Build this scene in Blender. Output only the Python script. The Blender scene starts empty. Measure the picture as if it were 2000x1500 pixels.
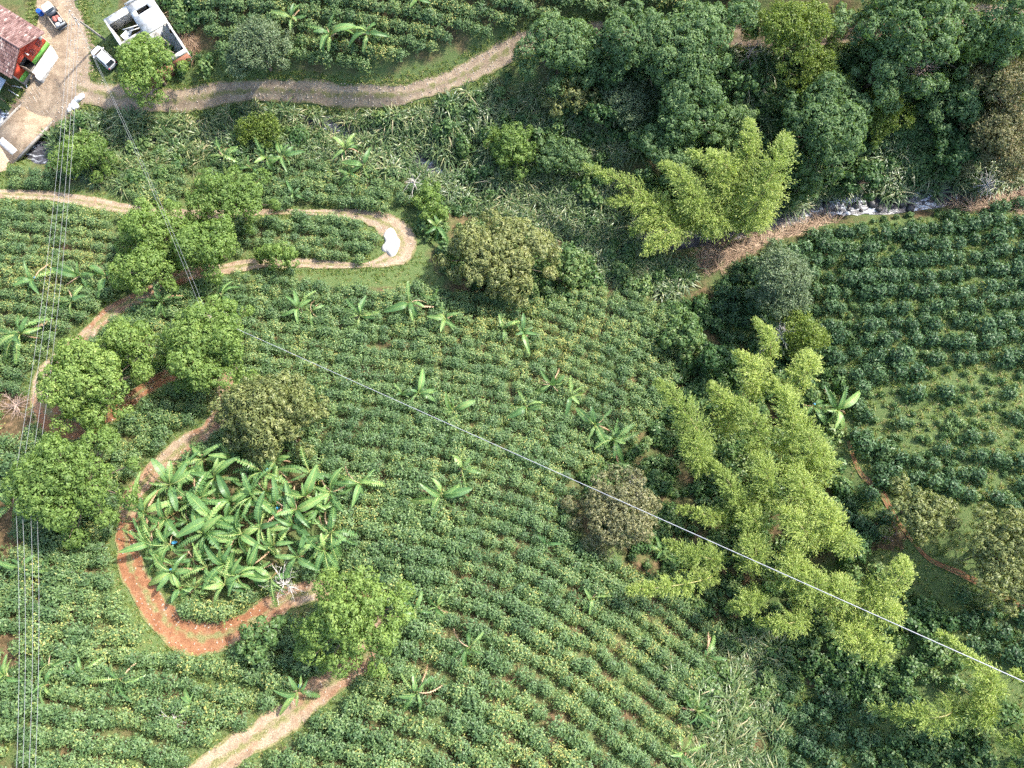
import bpy, math, random
import numpy as np
from mathutils import Vector, Matrix

rng = np.random.default_rng(11)
random.seed(11)
R = math.radians
scene = bpy.context.scene
COL = scene.collection

# ------------------------------------------------------------------ camera, sky, sun, exposure
FPX, CAM_Z, TILT = 1540.0, 97.0, math.atan2(150.0, 1540.0)      # focal length in photo pixels, height above the stream
cam = bpy.data.cameras.new('camera'); cam.sensor_width = 36.0; cam.lens = 36.0 * FPX / 2000.0
cam.clip_start = 0.5; cam.clip_end = 4000.0
camo = bpy.data.objects.new('camera', cam); COL.objects.link(camo)
camo.location = (0, 0, CAM_Z); camo.rotation_euler = (TILT, 0, 0)
scene.camera = camo

SUN_EL = R(46.0); SUN_DIR = np.array([0.80, 0.60])               # horizontal direction towards the sun
world = bpy.data.worlds.new('World'); scene.world = world; world.use_nodes = True
wn = world.node_tree.nodes; wl = world.node_tree.links
sky = wn.new('ShaderNodeTexSky'); sky.sky_type = 'NISHITA'; sky.sun_disc = False
sky.sun_elevation = SUN_EL; sky.sun_rotation = math.atan2(SUN_DIR[0], SUN_DIR[1])
sky.air_density = 1.0; sky.dust_density = 2.0; sky.ozone_density = 1.0
wn['Background'].inputs['Strength'].default_value = 0.15
wl.new(sky.outputs['Color'], wn['Background'].inputs['Color'])
sl = bpy.data.lights.new('sun', 'SUN'); sl.energy = 2.7; sl.angle = R(1.5); sl.color = (1.0, 0.955, 0.88)
so = bpy.data.objects.new('sun', sl); COL.objects.link(so)
so.rotation_euler = Vector((-SUN_DIR[0] * math.cos(SUN_EL), -SUN_DIR[1] * math.cos(SUN_EL), -math.sin(SUN_EL))).to_track_quat('-Z', 'Y').to_euler()
so.location = (60, 45, 80)
scene.view_settings.view_transform = 'Standard'; scene.view_settings.look = 'None'
scene.view_settings.gamma = 1.0; scene.view_settings.use_curve_mapping = False
scene.view_settings.exposure = 1.78
scene.cycles.max_bounces = 4; scene.cycles.diffuse_bounces = 2; scene.cycles.glossy_bounces = 2
scene.cycles.transmission_bounces = 3; scene.cycles.transparent_max_bounces = 4
scene.cycles.use_denoising = False; scene.cycles.use_adaptive_sampling = True; scene.cycles.adaptive_threshold = 0.04
scene.cycles.caustics_reflective = False; scene.cycles.caustics_refractive = False

# ------------------------------------------------------------------ photo pixels <-> place
CT, ST = math.cos(TILT), math.sin(TILT)
def ray(u, v):
    x = (np.asarray(u, float) - 1000.0) / FPX; y = -(np.asarray(v, float) - 750.0) / FPX; z = -np.ones_like(x)
    return x, y * CT - z * ST, y * ST + z * CT
def on_plane(u, v, z):
    dx, dy, dz = ray(u, v); s = (z - CAM_Z) / dz
    return dx * s, dy * s
def proj(x, y, z):
    X = np.asarray(x, float); Y = np.asarray(y, float); Z = np.asarray(z, float) - CAM_Z
    yc = Y * CT + Z * ST; zc = -Y * ST + Z * CT
    return 1000.0 + FPX * X / -zc, 750.0 - FPX * yc / -zc

# heights of the land in metres at photo points: stream valley, coffee hill to the lower left, gully, right-hand slope
CTRL = np.array([
 (0,300,2),(150,180,2.5),(280,200,3),(600,180,3.5),(770,185,4),(1000,90,5),(1180,60,6),(1500,75,7),(1660,65,7.5),
 (100,0,3),(500,40,6),(700,0,8),(1000,0,8),(1500,0,10),(2000,0,10),(-60,60,2.5),(60,90,2.7),(280,60,3.4),
 (60,290,.6),(350,260,.3),(640,240,.3),(850,330,.5),(1000,420,.6),(1250,470,.7),(1500,430,1),(1650,400,1.2),(1850,380,1.6),(2000,350,2),
 (1300,200,4),(1700,200,5),(1950,200,6),(20,380,2.2),(250,405,2.6),(500,415,2.6),(760,425,2.6),(770,490,3.4),(600,515,4),(450,520,5.2),
 (1000,580,3.5),(600,600,5.5),(1200,600,3),(1330,700,2.7),(900,750,9),(1200,800,6.5),(500,750,11),(700,950,15),(1100,1000,12),
 (1000,1200,17),(1250,1250,13),(800,1400,23),(1200,1450,19),(1350,1400,14.5),(100,500,6),(0,700,10),(100,800,12),(330,900,14),
 (250,1000,16),(0,1000,16),(450,1050,16.5),(250,1200,20),(0,1250,22),(400,1250,19.5),(650,1330,21.5),(450,1480,25),(100,1450,26),(0,1500,27),
 (1400,650,1.9),(1360,800,3.2),(1380,950,5),(1400,1100,7),(1450,1250,9),(1500,1450,12.5),
 (1500,560,2.3),(1700,500,3.4),(1950,450,4.2),(1700,700,6),(1950,700,8.5),(1700,950,9.5),(1950,950,12.5),(1650,1200,10.5),(1950,1200,15),(1650,1450,13),(1950,1450,17.5)], float)
cx, cy = on_plane(CTRL[:, 0], CTRL[:, 1], CTRL[:, 2])
def _k(r2): return np.where(r2 > 1e-9, 0.5 * r2 * np.log(np.maximum(r2, 1e-9)), 0.0)
n = len(cx); K = _k((cx[:, None] - cx) ** 2 + (cy[:, None] - cy) ** 2) + np.eye(n) * 8.0
Pm = np.stack([np.ones(n), cx, cy], 1)
A = np.zeros((n + 3, n + 3)); A[:n, :n] = K; A[:n, n:] = Pm; A[n:, :n] = Pm.T
TPS = np.linalg.solve(A, np.concatenate([CTRL[:, 2], np.zeros(3)]))
def tps(x, y):
    x = np.asarray(x, float); y = np.asarray(y, float); sh = x.shape; x = x.ravel(); y = y.ravel()
    xc = np.clip(x, -78, 78); yc = np.clip(y, -52, 72); out = np.empty(len(x))
    for i in range(0, len(x), 40000):
        a, b = xc[i:i + 40000], yc[i:i + 40000]
        out[i:i + 40000] = _k((a[:, None] - cx) ** 2 + (b[:, None] - cy) ** 2) @ TPS[:n] + TPS[n] + TPS[n + 1] * a + TPS[n + 2] * b
    return np.clip(out, -1.5, 34).reshape(sh)
def resample(pts, step):
    """Catmull-Rom through rows of numbers, resampled about every `step` metres (first two columns are x, y)."""
    p = np.asarray(pts, float); q = np.vstack([2 * p[0] - p[1], p, 2 * p[-1] - p[-2]]); out = []
    for i in range(1, len(q) - 2):
        L = np.hypot(*(q[i + 1, :2] - q[i, :2])); m = max(2, int(L / step))
        t = np.linspace(0, 1, m, endpoint=False)[:, None]
        out.append(.5 * (2 * q[i] + (q[i + 1] - q[i - 1]) * t + (2 * q[i - 1] - 5 * q[i] + 4 * q[i + 1] - q[i + 2]) * t ** 2 + (-q[i - 1] + 3 * q[i] - 3 * q[i + 1] + q[i + 2]) * t ** 3))
    return np.vstack(out + [p[-1:]])
def dist_line(x, y, L):
    x = np.asarray(x, float); y = np.asarray(y, float); best = np.full(x.shape, 1e9)
    for a, b in zip(L[:-1], L[1:]):
        d = b[:2] - a[:2]; t = np.clip(((x - a[0]) * d[0] + (y - a[1]) * d[1]) / max(d @ d, 1e-9), 0, 1)
        best = np.minimum(best, np.hypot(x - a[0] - t * d[0], y - a[1] - t * d[1]))
    return best
STREAM_PX = [(-160,130),(-60,205),(10,240),(60,290),(140,300),(250,270),(350,255),(470,235),(600,232),(650,246),(700,252),(780,280),(850,325),(930,385),(1060,440),(1250,470),(1400,455),(1500,430),(1590,412),(1660,402),(1740,404),(1800,392),(1880,378),(1980,340),(2130,280)]
sx, sy = on_plane(*np.array(STREAM_PX, float).T, 0.3)
STREAM = np.stack([sx, sy], 1)
def h(x, y):
    z = tps(x, y); d = dist_line(x, y, STREAM)
    return z - 1.5 * np.exp(-(d / 2.6) ** 2)
def P(u, v, dz=0.0):
    """Ground point (lifted dz) seen at photo pixel u, v."""
    u = np.asarray(u, float); v = np.asarray(v, float); z = np.full(u.shape, 8.0 + dz)
    for _ in range(14):
        x, y = on_plane(u, v, z); z = .5 * z + .5 * (h(x, y) + dz)
    x, y = on_plane(u, v, z)
    return x, y, h(x, y)
def P1(u, v, dz=0.0):
    x, y, z = P(np.array([u]), np.array([v]), dz); return np.array([x[0], y[0], z[0]])
def inpoly(u, v, poly):
    p = np.asarray(poly, float); c = np.zeros(np.shape(u), bool); j = len(p) - 1
    for i in range(len(p)):
        (xi, yi), (xj, yj) = p[i], p[j]
        if yi != yj: c ^= ((yi > v) != (yj > v)) & (u < (xj - xi) * (v - yi) / (yj - yi) + xi)
        j = i
    return c
def inany(u, v, polys):
    m = np.zeros(np.shape(u), bool)
    for p in polys: m |= inpoly(u, v, p)
    return m
def vnoise(x, y, s, seed=0):
    """Cheap smooth value noise 0..1."""
    x = np.asarray(x) / s + seed * 17.3; y = np.asarray(y) / s - seed * 9.1
    xi = np.floor(x); yi = np.floor(y); fx = x - xi; fy = y - yi; fx = fx * fx * (3 - 2 * fx); fy = fy * fy * (3 - 2 * fy)
    def hsh(a, b):
        q = np.sin(a * 127.1 + b * 311.7 + seed * 74.7) * 43758.5453; return q - np.floor(q)
    return (hsh(xi, yi) * (1 - fx) + hsh(xi + 1, yi) * fx) * (1 - fy) + (hsh(xi, yi + 1) * (1 - fx) + hsh(xi + 1, yi + 1) * fx) * fy

# ------------------------------------------------------------------ mesh helpers
class MB:
    def __init__(s): s.V = []; s.F = []; s.M = []; s.T = []; s.n = 0
    def add(s, V, F, mat=0, tint=0.5):
        V = np.asarray(V, float).reshape(-1, 3); F = np.asarray(F, int)
        if F.ndim == 1: F = F[None]
        s.V.append(V); s.F.append(F + s.n); s.M.append(np.full(len(F), mat)); s.T.append(np.broadcast_to(np.asarray(tint, float), (len(V),)).copy()); s.n += len(V)
    def leaves(s, P0, D, N, L, W, tint, fold=0.12, mat=0, mid=0.45):
        D = D / np.linalg.norm(D, axis=1, keepdims=True)
        S = np.cross(D, N); S /= np.maximum(np.linalg.norm(S, axis=1, keepdims=True), 1e-6); U = np.cross(S, D)
        L = np.broadcast_to(L, (len(P0),))[:, None]; W = np.broadcast_to(W, (len(P0),))[:, None]
        m = P0 + D * L * mid + U * L * fold
        V = np.stack([P0, m + S * W * .5, P0 + D * L, m - S * W * .5], 1).reshape(-1, 3)
        F = np.arange(len(P0) * 4).reshape(-1, 4)
        s.add(V, F, mat, np.repeat(np.broadcast_to(tint, (len(P0),)), 4))
    def box(s, c, size, mat=0, rz=0.0, tint=.5):
        c = np.asarray(c, float); q = np.asarray(size, float) / 2
        V = np.array([(x, y, z) for x in (-1, 1) for y in (-1, 1) for z in (-1, 1)]) * q
        if rz: cs, sn = math.cos(rz), math.sin(rz); V = np.stack([V[:, 0] * cs - V[:, 1] * sn, V[:, 0] * sn + V[:, 1] * cs, V[:, 2]], 1)
        s.add(V + c, [(0,1,3,2),(4,6,7,5),(0,4,5,1),(2,3,7,6),(0,2,6,4),(1,5,7,3)], mat, tint)
    def tube(s, pts, rad, sides=6, mat=0, tint=.5, cap=True):
        p = np.asarray(pts, float); k = len(p); rad = np.broadcast_to(rad, (k,))
        t = np.gradient(p, axis=0); t /= np.maximum(np.linalg.norm(t, axis=1, keepdims=True), 1e-9)
        ref = np.array([0, 0, 1.0]) if abs(t[0, 2]) < .9 else np.array([1.0, 0, 0])
        a = np.cross(t, ref); a /= np.maximum(np.linalg.norm(a, axis=1, keepdims=True), 1e-9); b = np.cross(t, a)
        th = np.arange(sides) * 2 * math.pi / sides
        V = p[:, None] + (a[:, None] * np.cos(th)[None, :, None] + b[:, None] * np.sin(th)[None, :, None]) * rad[:, None, None]
        F = [(i * sides + j, i * sides + (j + 1) % sides, (i + 1) * sides + (j + 1) % sides, (i + 1) * sides + j) for i in range(k - 1) for j in range(sides)]
        s.add(V.reshape(-1, 3), F, mat, tint)
        if cap and sides == 4: pass
        if cap:
            for r, o in ((0, 1), (k - 1, -1)):
                s.add(V[r][::o], [tuple(range(sides))], mat, tint)
    def loft(s, secs, mat=0, cap=True, tint=.5):
        S = np.asarray(secs, float); k, m, _ = S.shape
        F = [(i * m + j, (i + 1) * m + j, (i + 1) * m + (j + 1) % m, i * m + (j + 1) % m) for i in range(k - 1) for j in range(m)]
        s.add(S.reshape(-1, 3), F, mat, tint)
        if cap: s.add(S[0], [tuple(range(m))], mat, tint); s.add(S[-1][::-1], [tuple(range(m))], mat, tint)
    def mesh(s, name, mats):
        me = bpy.data.meshes.new(name); V = np.concatenate(s.V); me.vertices.add(len(V)); me.vertices.foreach_set('co', V.ravel())
        tot = np.concatenate([np.full(len(f), f.shape[1]) for f in s.F]); lo = np.concatenate([f.ravel() for f in s.F])
        me.loops.add(len(lo)); me.loops.foreach_set('vertex_index', lo.astype(np.int32))
        me.polygons.add(len(tot)); me.polygons.foreach_set('loop_start', (np.cumsum(tot) - tot).astype(np.int32))
        me.polygons.foreach_set('material_index', np.concatenate(s.M).astype(np.int32))
        at = me.attributes.new('tint', 'FLOAT', 'POINT'); at.data.foreach_set('value', np.concatenate(s.T).astype(np.float32))
        for m in (mats if isinstance(mats, (list, tuple)) else [mats]): me.materials.append(m)
        me.update(calc_edges=True); return me
def link(name, data, parent=None, loc=None, rot=None, scale=None):
    o = bpy.data.objects.new(name, data); COL.objects.link(o)
    if parent is not None: o.parent = parent
    if loc is not None: o.location = loc
    if rot is not None: o.rotation_euler = rot
    if scale is not None: o.scale = scale
    return o
def tag(o, label, cat, group=None, kind=None):
    o['label'] = label; o['category'] = cat
    if group: o['group'] = group
    if kind: o['kind'] = kind
    return o
def smooth(me):
    me.polygons.foreach_set('use_smooth', np.ones(len(me.polygons), bool)); return me

# ------------------------------------------------------------------ materials
def new_mat(name):
    m = bpy.data.materials.new(name); m.use_nodes = True; return m, m.node_tree.nodes, m.node_tree.links, m.node_tree.nodes['Principled BSDF']
def ramp(N, stops):
    r = N.new('ShaderNodeValToRGB'); e = r.color_ramp.elements
    while len(e) < len(stops): e.new(0.5)
    for el, (p, c) in zip(e, stops): el.position = p; el.color = (*c, 1)
    return r
def leaf_mat(name, stops, transl=0.3, rough=.45, rand=.35, patch=.3, pscale=.06, spec=.35, tboost=(1.25, 1.3, .55)):
    m, N, L, b = new_mat(name)
    at = N.new('ShaderNodeAttribute'); at.attribute_name = 'tint'
    oi = N.new('ShaderNodeObjectInfo'); geo = N.new('ShaderNodeNewGeometry')
    nz = N.new('ShaderNodeTexNoise'); nz.inputs['Scale'].default_value = pscale; nz.inputs['Detail'].default_value = 3
    L.new(geo.outputs['Position'], nz.inputs['Vector'])
    a1 = N.new('ShaderNodeMath'); a1.operation = 'MULTIPLY_ADD'; a1.inputs[1].default_value = rand; L.new(oi.outputs['Random'], a1.inputs[0]); L.new(at.outputs['Fac'], a1.inputs[2])
    a2 = N.new('ShaderNodeMath'); a2.operation = 'MULTIPLY_ADD'; a2.inputs[1].default_value = patch * 2; L.new(nz.outputs['Fac'], a2.inputs[0]); L.new(a1.outputs[0], a2.inputs[2])
    a3 = N.new('ShaderNodeMath'); a3.operation = 'SUBTRACT'; a3.inputs[1].default_value = rand / 2 + patch; L.new(a2.outputs[0], a3.inputs[0])
    r = ramp(N, stops); L.new(a3.outputs[0], r.inputs['Fac'])
    L.new(r.outputs['Color'], b.inputs['Base Color']); b.inputs['Roughness'].default_value = rough; b.inputs['Specular IOR Level'].default_value = spec
    if transl > 0:
        t = N.new('ShaderNodeBsdfTranslucent'); mx = N.new('ShaderNodeMixShader'); mx.inputs['Fac'].default_value = transl
        mc = N.new('ShaderNodeMix'); mc.data_type = 'RGBA'; mc.blend_type = 'MULTIPLY'; mc.inputs['Factor'].default_value = 1; mc.inputs['B'].default_value = (*tboost, 1)
        L.new(r.outputs['Color'], mc.inputs['A']); L.new(mc.outputs['Result'], t.inputs['Color'])
        L.new(b.outputs['BSDF'], mx.inputs[1]); L.new(t.outputs['BSDF'], mx.inputs[2]); L.new(mx.outputs[0], N['Material Output'].inputs['Surface'])
    return m
def plain_mat(name, col, rough=.6, metal=0.0, var=.25, scale=3.0, spec=.4, bump=0.0, coord='Object', stain=None):
    m, N, L, b = new_mat(name)
    tc = N.new('ShaderNodeTexCoord'); nz = N.new('ShaderNodeTexNoise'); nz.inputs['Scale'].default_value = scale; nz.inputs['Detail'].default_value = 6
    L.new(tc.outputs[coord], nz.inputs['Vector'])
    c = np.array(col); hi = np.clip(c * (1 + var), 0, .95); lo = c * (1 - var)
    if stain is not None: lo = np.array(stain)
    r = ramp(N, [(.3, lo), (.55, c), (.75, hi)]); L.new(nz.outputs['Fac'], r.inputs['Fac']); L.new(r.outputs['Color'], b.inputs['Base Color'])
    b.inputs['Roughness'].default_value = rough; b.inputs['Metallic'].default_value = metal; b.inputs['Specular IOR Level'].default_value = spec
    if bump:
        bp = N.new('ShaderNodeBump'); bp.inputs['Strength'].default_value = bump; bp.inputs['Distance'].default_value = .05
        L.new(nz.outputs['Fac'], bp.inputs['Height']); L.new(bp.outputs['Normal'], b.inputs['Normal'])
    return m
M = {}
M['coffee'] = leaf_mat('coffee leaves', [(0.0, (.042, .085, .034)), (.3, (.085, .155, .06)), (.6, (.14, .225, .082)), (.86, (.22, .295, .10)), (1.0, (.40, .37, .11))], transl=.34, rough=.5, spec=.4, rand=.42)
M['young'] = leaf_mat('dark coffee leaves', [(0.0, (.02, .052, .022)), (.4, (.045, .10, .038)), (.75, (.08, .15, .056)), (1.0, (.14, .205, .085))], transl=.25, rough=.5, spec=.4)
M['puffy'] = leaf_mat('feathery green leaves', [(0.0, (.08, .145, .035)), (.45, (.165, .255, .06)), (.8, (.255, .35, .09)), (1.0, (.35, .42, .12))], transl=.42, rough=.55, rand=.25, patch=.2, pscale=.25)
M['puffyblue'] = leaf_mat('blue green feathery leaves', [(0.0, (.06, .115, .045)), (.45, (.115, .195, .072)), (.8, (.185, .27, .105)), (1.0, (.25, .33, .13))], transl=.4, rough=.55, rand=.25, patch=.2, pscale=.25)
M['olive'] = leaf_mat('olive leaves', [(0.0, (.07, .095, .03)), (.4, (.155, .185, .06)), (.75, (.265, .28, .10)), (1.0, (.37, .36, .15))], transl=.25, rough=.45, rand=.1, patch=.15)
M['brown'] = leaf_mat('brownish olive leaves', [(0.0, (.07, .08, .035)), (.4, (.15, .155, .07)), (.75, (.25, .235, .11)), (1.0, (.36, .30, .16))], transl=.22, rough=.5, rand=.1, patch=.25, pscale=.12)
M['grey'] = leaf_mat('grey green leaves', [(0.0, (.05, .085, .04)), (.45, (.11, .16, .075)), (.8, (.19, .24, .12)), (1.0, (.27, .31, .17))], transl=.22, rough=.5, rand=.1, patch=.15)
M['lime'] = leaf_mat('yellow green leaves', [(0.0, (.06, .11, .015)), (.45, (.14, .20, .035)), (.8, (.23, .29, .06)), (1.0, (.32, .35, .09))], transl=.35, rough=.5, rand=.1, patch=.2)
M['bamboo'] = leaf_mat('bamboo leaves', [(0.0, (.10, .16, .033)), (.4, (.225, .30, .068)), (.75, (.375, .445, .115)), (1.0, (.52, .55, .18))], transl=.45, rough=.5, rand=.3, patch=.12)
M['rust'] = leaf_mat('rusty brown leaves', [(0.0, (.06, .075, .028)), (.45, (.13, .14, .055)), (.75, (.21, .18, .08)), (1.0, (.40, .23, .12))], transl=.2, rough=.55, rand=.1, patch=.3, pscale=.2)
M['cane'] = leaf_mat('cane leaves', [(0.0, (.04, .08, .028)), (.4, (.09, .15, .05)), (.7, (.17, .22, .08)), (.9, (.29, .30, .13)), (1.0, (.42, .36, .20))], transl=.25, rough=.4, spec=.5, rand=.4, patch=.2)
M['shrub'] = leaf_mat('undergrowth leaves', [(0.0, (.025, .065, .022)), (.4, (.06, .125, .038)), (.75, (.115, .19, .058)), (1.0, (.19, .25, .08))], transl=.25, rough=.45, rand=.5, patch=.25)
M['grass'] = leaf_mat('grass blades', [(0.0, (.05, .10, .02)), (.4, (.12, .19, .04)), (.7, (.22, .27, .07)), (.9, (.34, .32, .12)), (1.0, (.42, .34, .18))], transl=.3, rough=.6, rand=.4, patch=.3)
M['straw'] = leaf_mat('dry stalks', [(0.0, (.10, .06, .035)), (.4, (.22, .14, .085)), (.75, (.36, .25, .16)), (1.0, (.48, .37, .25))], transl=.05, rough=.7, rand=.3, patch=.1)
M['banana'] = leaf_mat('banana leaf', [(0.0, (.05, .12, .04)), (.35, (.10, .205, .066)), (.65, (.17, .30, .09)), (.88, (.28, .40, .12)), (1.0, (.45, .49, .19))], transl=.4, rough=.42, spec=.45, rand=.6, patch=.12)
M['bananadead'] = leaf_mat('dry banana leaf', [(0.0, (.16, .09, .045)), (.5, (.34, .21, .12)), (1.0, (.58, .42, .28))], transl=.1, rough=.75, rand=.5, patch=.1)
M['bark'] = plain_mat('bark', (.16, .12, .085), .85, var=.4, scale=6, bump=.6)
M['palebark'] = plain_mat('pale dead wood', (.52, .48, .43), .8, var=.25, scale=5)
M['culm'] = plain_mat('bamboo culm', (.28, .26, .10), .5, var=.3, scale=4)
M['pseudostem'] = plain_mat('banana stem', (.22, .17, .07), .6, var=.45, scale=5)
M['white'] = plain_mat('white paint', (.62, .61, .58), .6, var=.06, scale=1.5)
M['dirtywhite'] = plain_mat('weathered white plaster', (.60, .59, .56), .85, var=.12, scale=1.6, stain=(.33, .31, .27))
M['concrete'] = plain_mat('concrete', (.27, .245, .215), .85, var=.25, scale=2.5, bump=.3)
M['redwall'] = plain_mat('orange red wall paint', (.50, .06, .03), .6, var=.15, scale=2)
M['greenwall'] = plain_mat('bright green wall paint', (.15, .40, .07), .6, var=.12, scale=2)
M['tile'] = leaf_mat('clay roof tile', [(0.0, (.085, .042, .036)), (.4, (.165, .092, .08)), (.75, (.235, .15, .132)), (1.0, (.40, .32, .28))], transl=0, rough=.85, rand=0, patch=.12, pscale=.4)
M['metalsheet'] = plain_mat('grey metal sheet', (.34, .37, .40), .45, metal=.3, var=.25, scale=1.6)
M['carpaint'] = plain_mat('white car paint', (.62, .62, .62), .22, var=.02, scale=2, spec=.6)
M['glass'] = plain_mat('dark car glass', (.02, .025, .03), .08, var=.2, scale=2, spec=.8)
M['rubber'] = plain_mat('tyre rubber', (.02, .02, .02), .85, var=.2)
M['chrome'] = plain_mat('bare metal', (.5, .5, .5), .3, metal=.8, var=.1)
M['darkpaint'] = plain_mat('dark truck paint', (.06, .07, .085), .4, var=.3, scale=3)
M['blue'] = plain_mat('blue plastic', (.015, .09, .42), .35, var=.15)
M['skybag'] = plain_mat('light blue plastic', (.10, .42, .72), .4, var=.15)
M['redlamp'] = plain_mat('red lamp', (.45, .02, .02), .3, var=.1)
M['sack'] = plain_mat('white woven sack', (.58, .57, .54), .8, var=.2, scale=6, bump=.3)
M['redsack'] = plain_mat('faded red sack', (.36, .12, .09), .85, var=.3, scale=6, bump=.3)
M['cable'] = plain_mat('grey aluminium cable', (.36, .36, .37), .5, metal=.2, var=.1)
M['wire'] = plain_mat('thin grey wire', (.22, .23, .23), .5, metal=.2, var=.1)
M['wood'] = plain_mat('weathered wood', (.30, .24, .18), .8, var=.35, scale=5)
M['pinkbrush'] = plain_mat('dry brushwood', (.42, .31, .25), .85, var=.3, scale=6)
M['rock'] = plain_mat('wet dark rock', (.055, .052, .05), .4, var=.5, scale=2, bump=.6)
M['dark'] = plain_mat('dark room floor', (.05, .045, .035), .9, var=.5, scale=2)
M['lime_heap'] = plain_mat('white lime gravel', (.50, .47, .42), .9, var=.2, scale=5, bump=.9)

def brick_mat():
    m, N, L, b = new_mat('red brickwork'); tc = N.new('ShaderNodeTexCoord'); t = N.new('ShaderNodeTexBrick')
    t.inputs['Color1'].default_value = (.38, .15, .08, 1); t.inputs['Color2'].default_value = (.29, .11, .065, 1); t.inputs['Mortar'].default_value = (.38, .33, .28, 1)
    t.inputs['Scale'].default_value = 4.0; mp = N.new('ShaderNodeMapping'); mp.inputs['Rotation'].default_value = (R(90), 0, R(90))
    L.new(tc.outputs['Object'], mp.inputs['Vector']); L.new(mp.outputs['Vector'], t.inputs['Vector']); L.new(t.outputs['Color'], b.inputs['Base Color']); b.inputs['Roughness'].default_value = .9
    return m
M['brick'] = brick_mat()
def ground_mat():
    m, N, L, b = new_mat('hillside ground'); geo = N.new('ShaderNodeNewGeometry')
    def noise(s, d=8):
        z = N.new('ShaderNodeTexNoise'); z.inputs['Scale'].default_value = s; z.inputs['Detail'].default_value = d; L.new(geo.outputs['Position'], z.inputs['Vector']); return z
    n1, n2, n3 = noise(.35), noise(2.2), noise(9)
    soil = ramp(N, [(.3, (.05, .04, .02)), (.5, (.10, .07, .036)), (.7, (.19, .125, .07))]); L.new(n2.outputs['Fac'], soil.inputs['Fac'])
    gr = ramp(N, [(.25, (.04, .07, .024)), (.45, (.075, .115, .036)), (.62, (.12, .15, .055)), (.8, (.21, .19, .10))]); L.new(n3.outputs['Fac'], gr.inputs['Fac'])
    at = N.new('ShaderNodeAttribute'); at.attribute_name = 'grassy'
    ad = N.new('ShaderNodeMath'); ad.operation = 'ADD'; L.new(at.outputs['Fac'], ad.inputs[0]); L.new(n1.outputs['Fac'], ad.inputs[1])
    th = N.new('ShaderNodeMapRange'); th.inputs['From Min'].default_value = .85; th.inputs['From Max'].default_value = 1.15; L.new(ad.outputs[0], th.inputs['Value'])
    mx = N.new('ShaderNodeMix'); mx.data_type = 'RGBA'; L.new(th.outputs[0], mx.inputs['Factor']); L.new(soil.outputs['Color'], mx.inputs['A']); L.new(gr.outputs['Color'], mx.inputs['B'])
    L.new(mx.outputs['Result'], b.inputs['Base Color']); b.inputs['Roughness'].default_value = .95; b.inputs['Specular IOR Level'].default_value = .15
    bp = N.new('ShaderNodeBump'); bp.inputs['Strength'].default_value = .8; bp.inputs['Distance'].default_value = .12; L.new(n3.outputs['Fac'], bp.inputs['Height']); L.new(bp.outputs['Normal'], b.inputs['Normal'])
    return m
M['ground'] = ground_mat()
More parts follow.
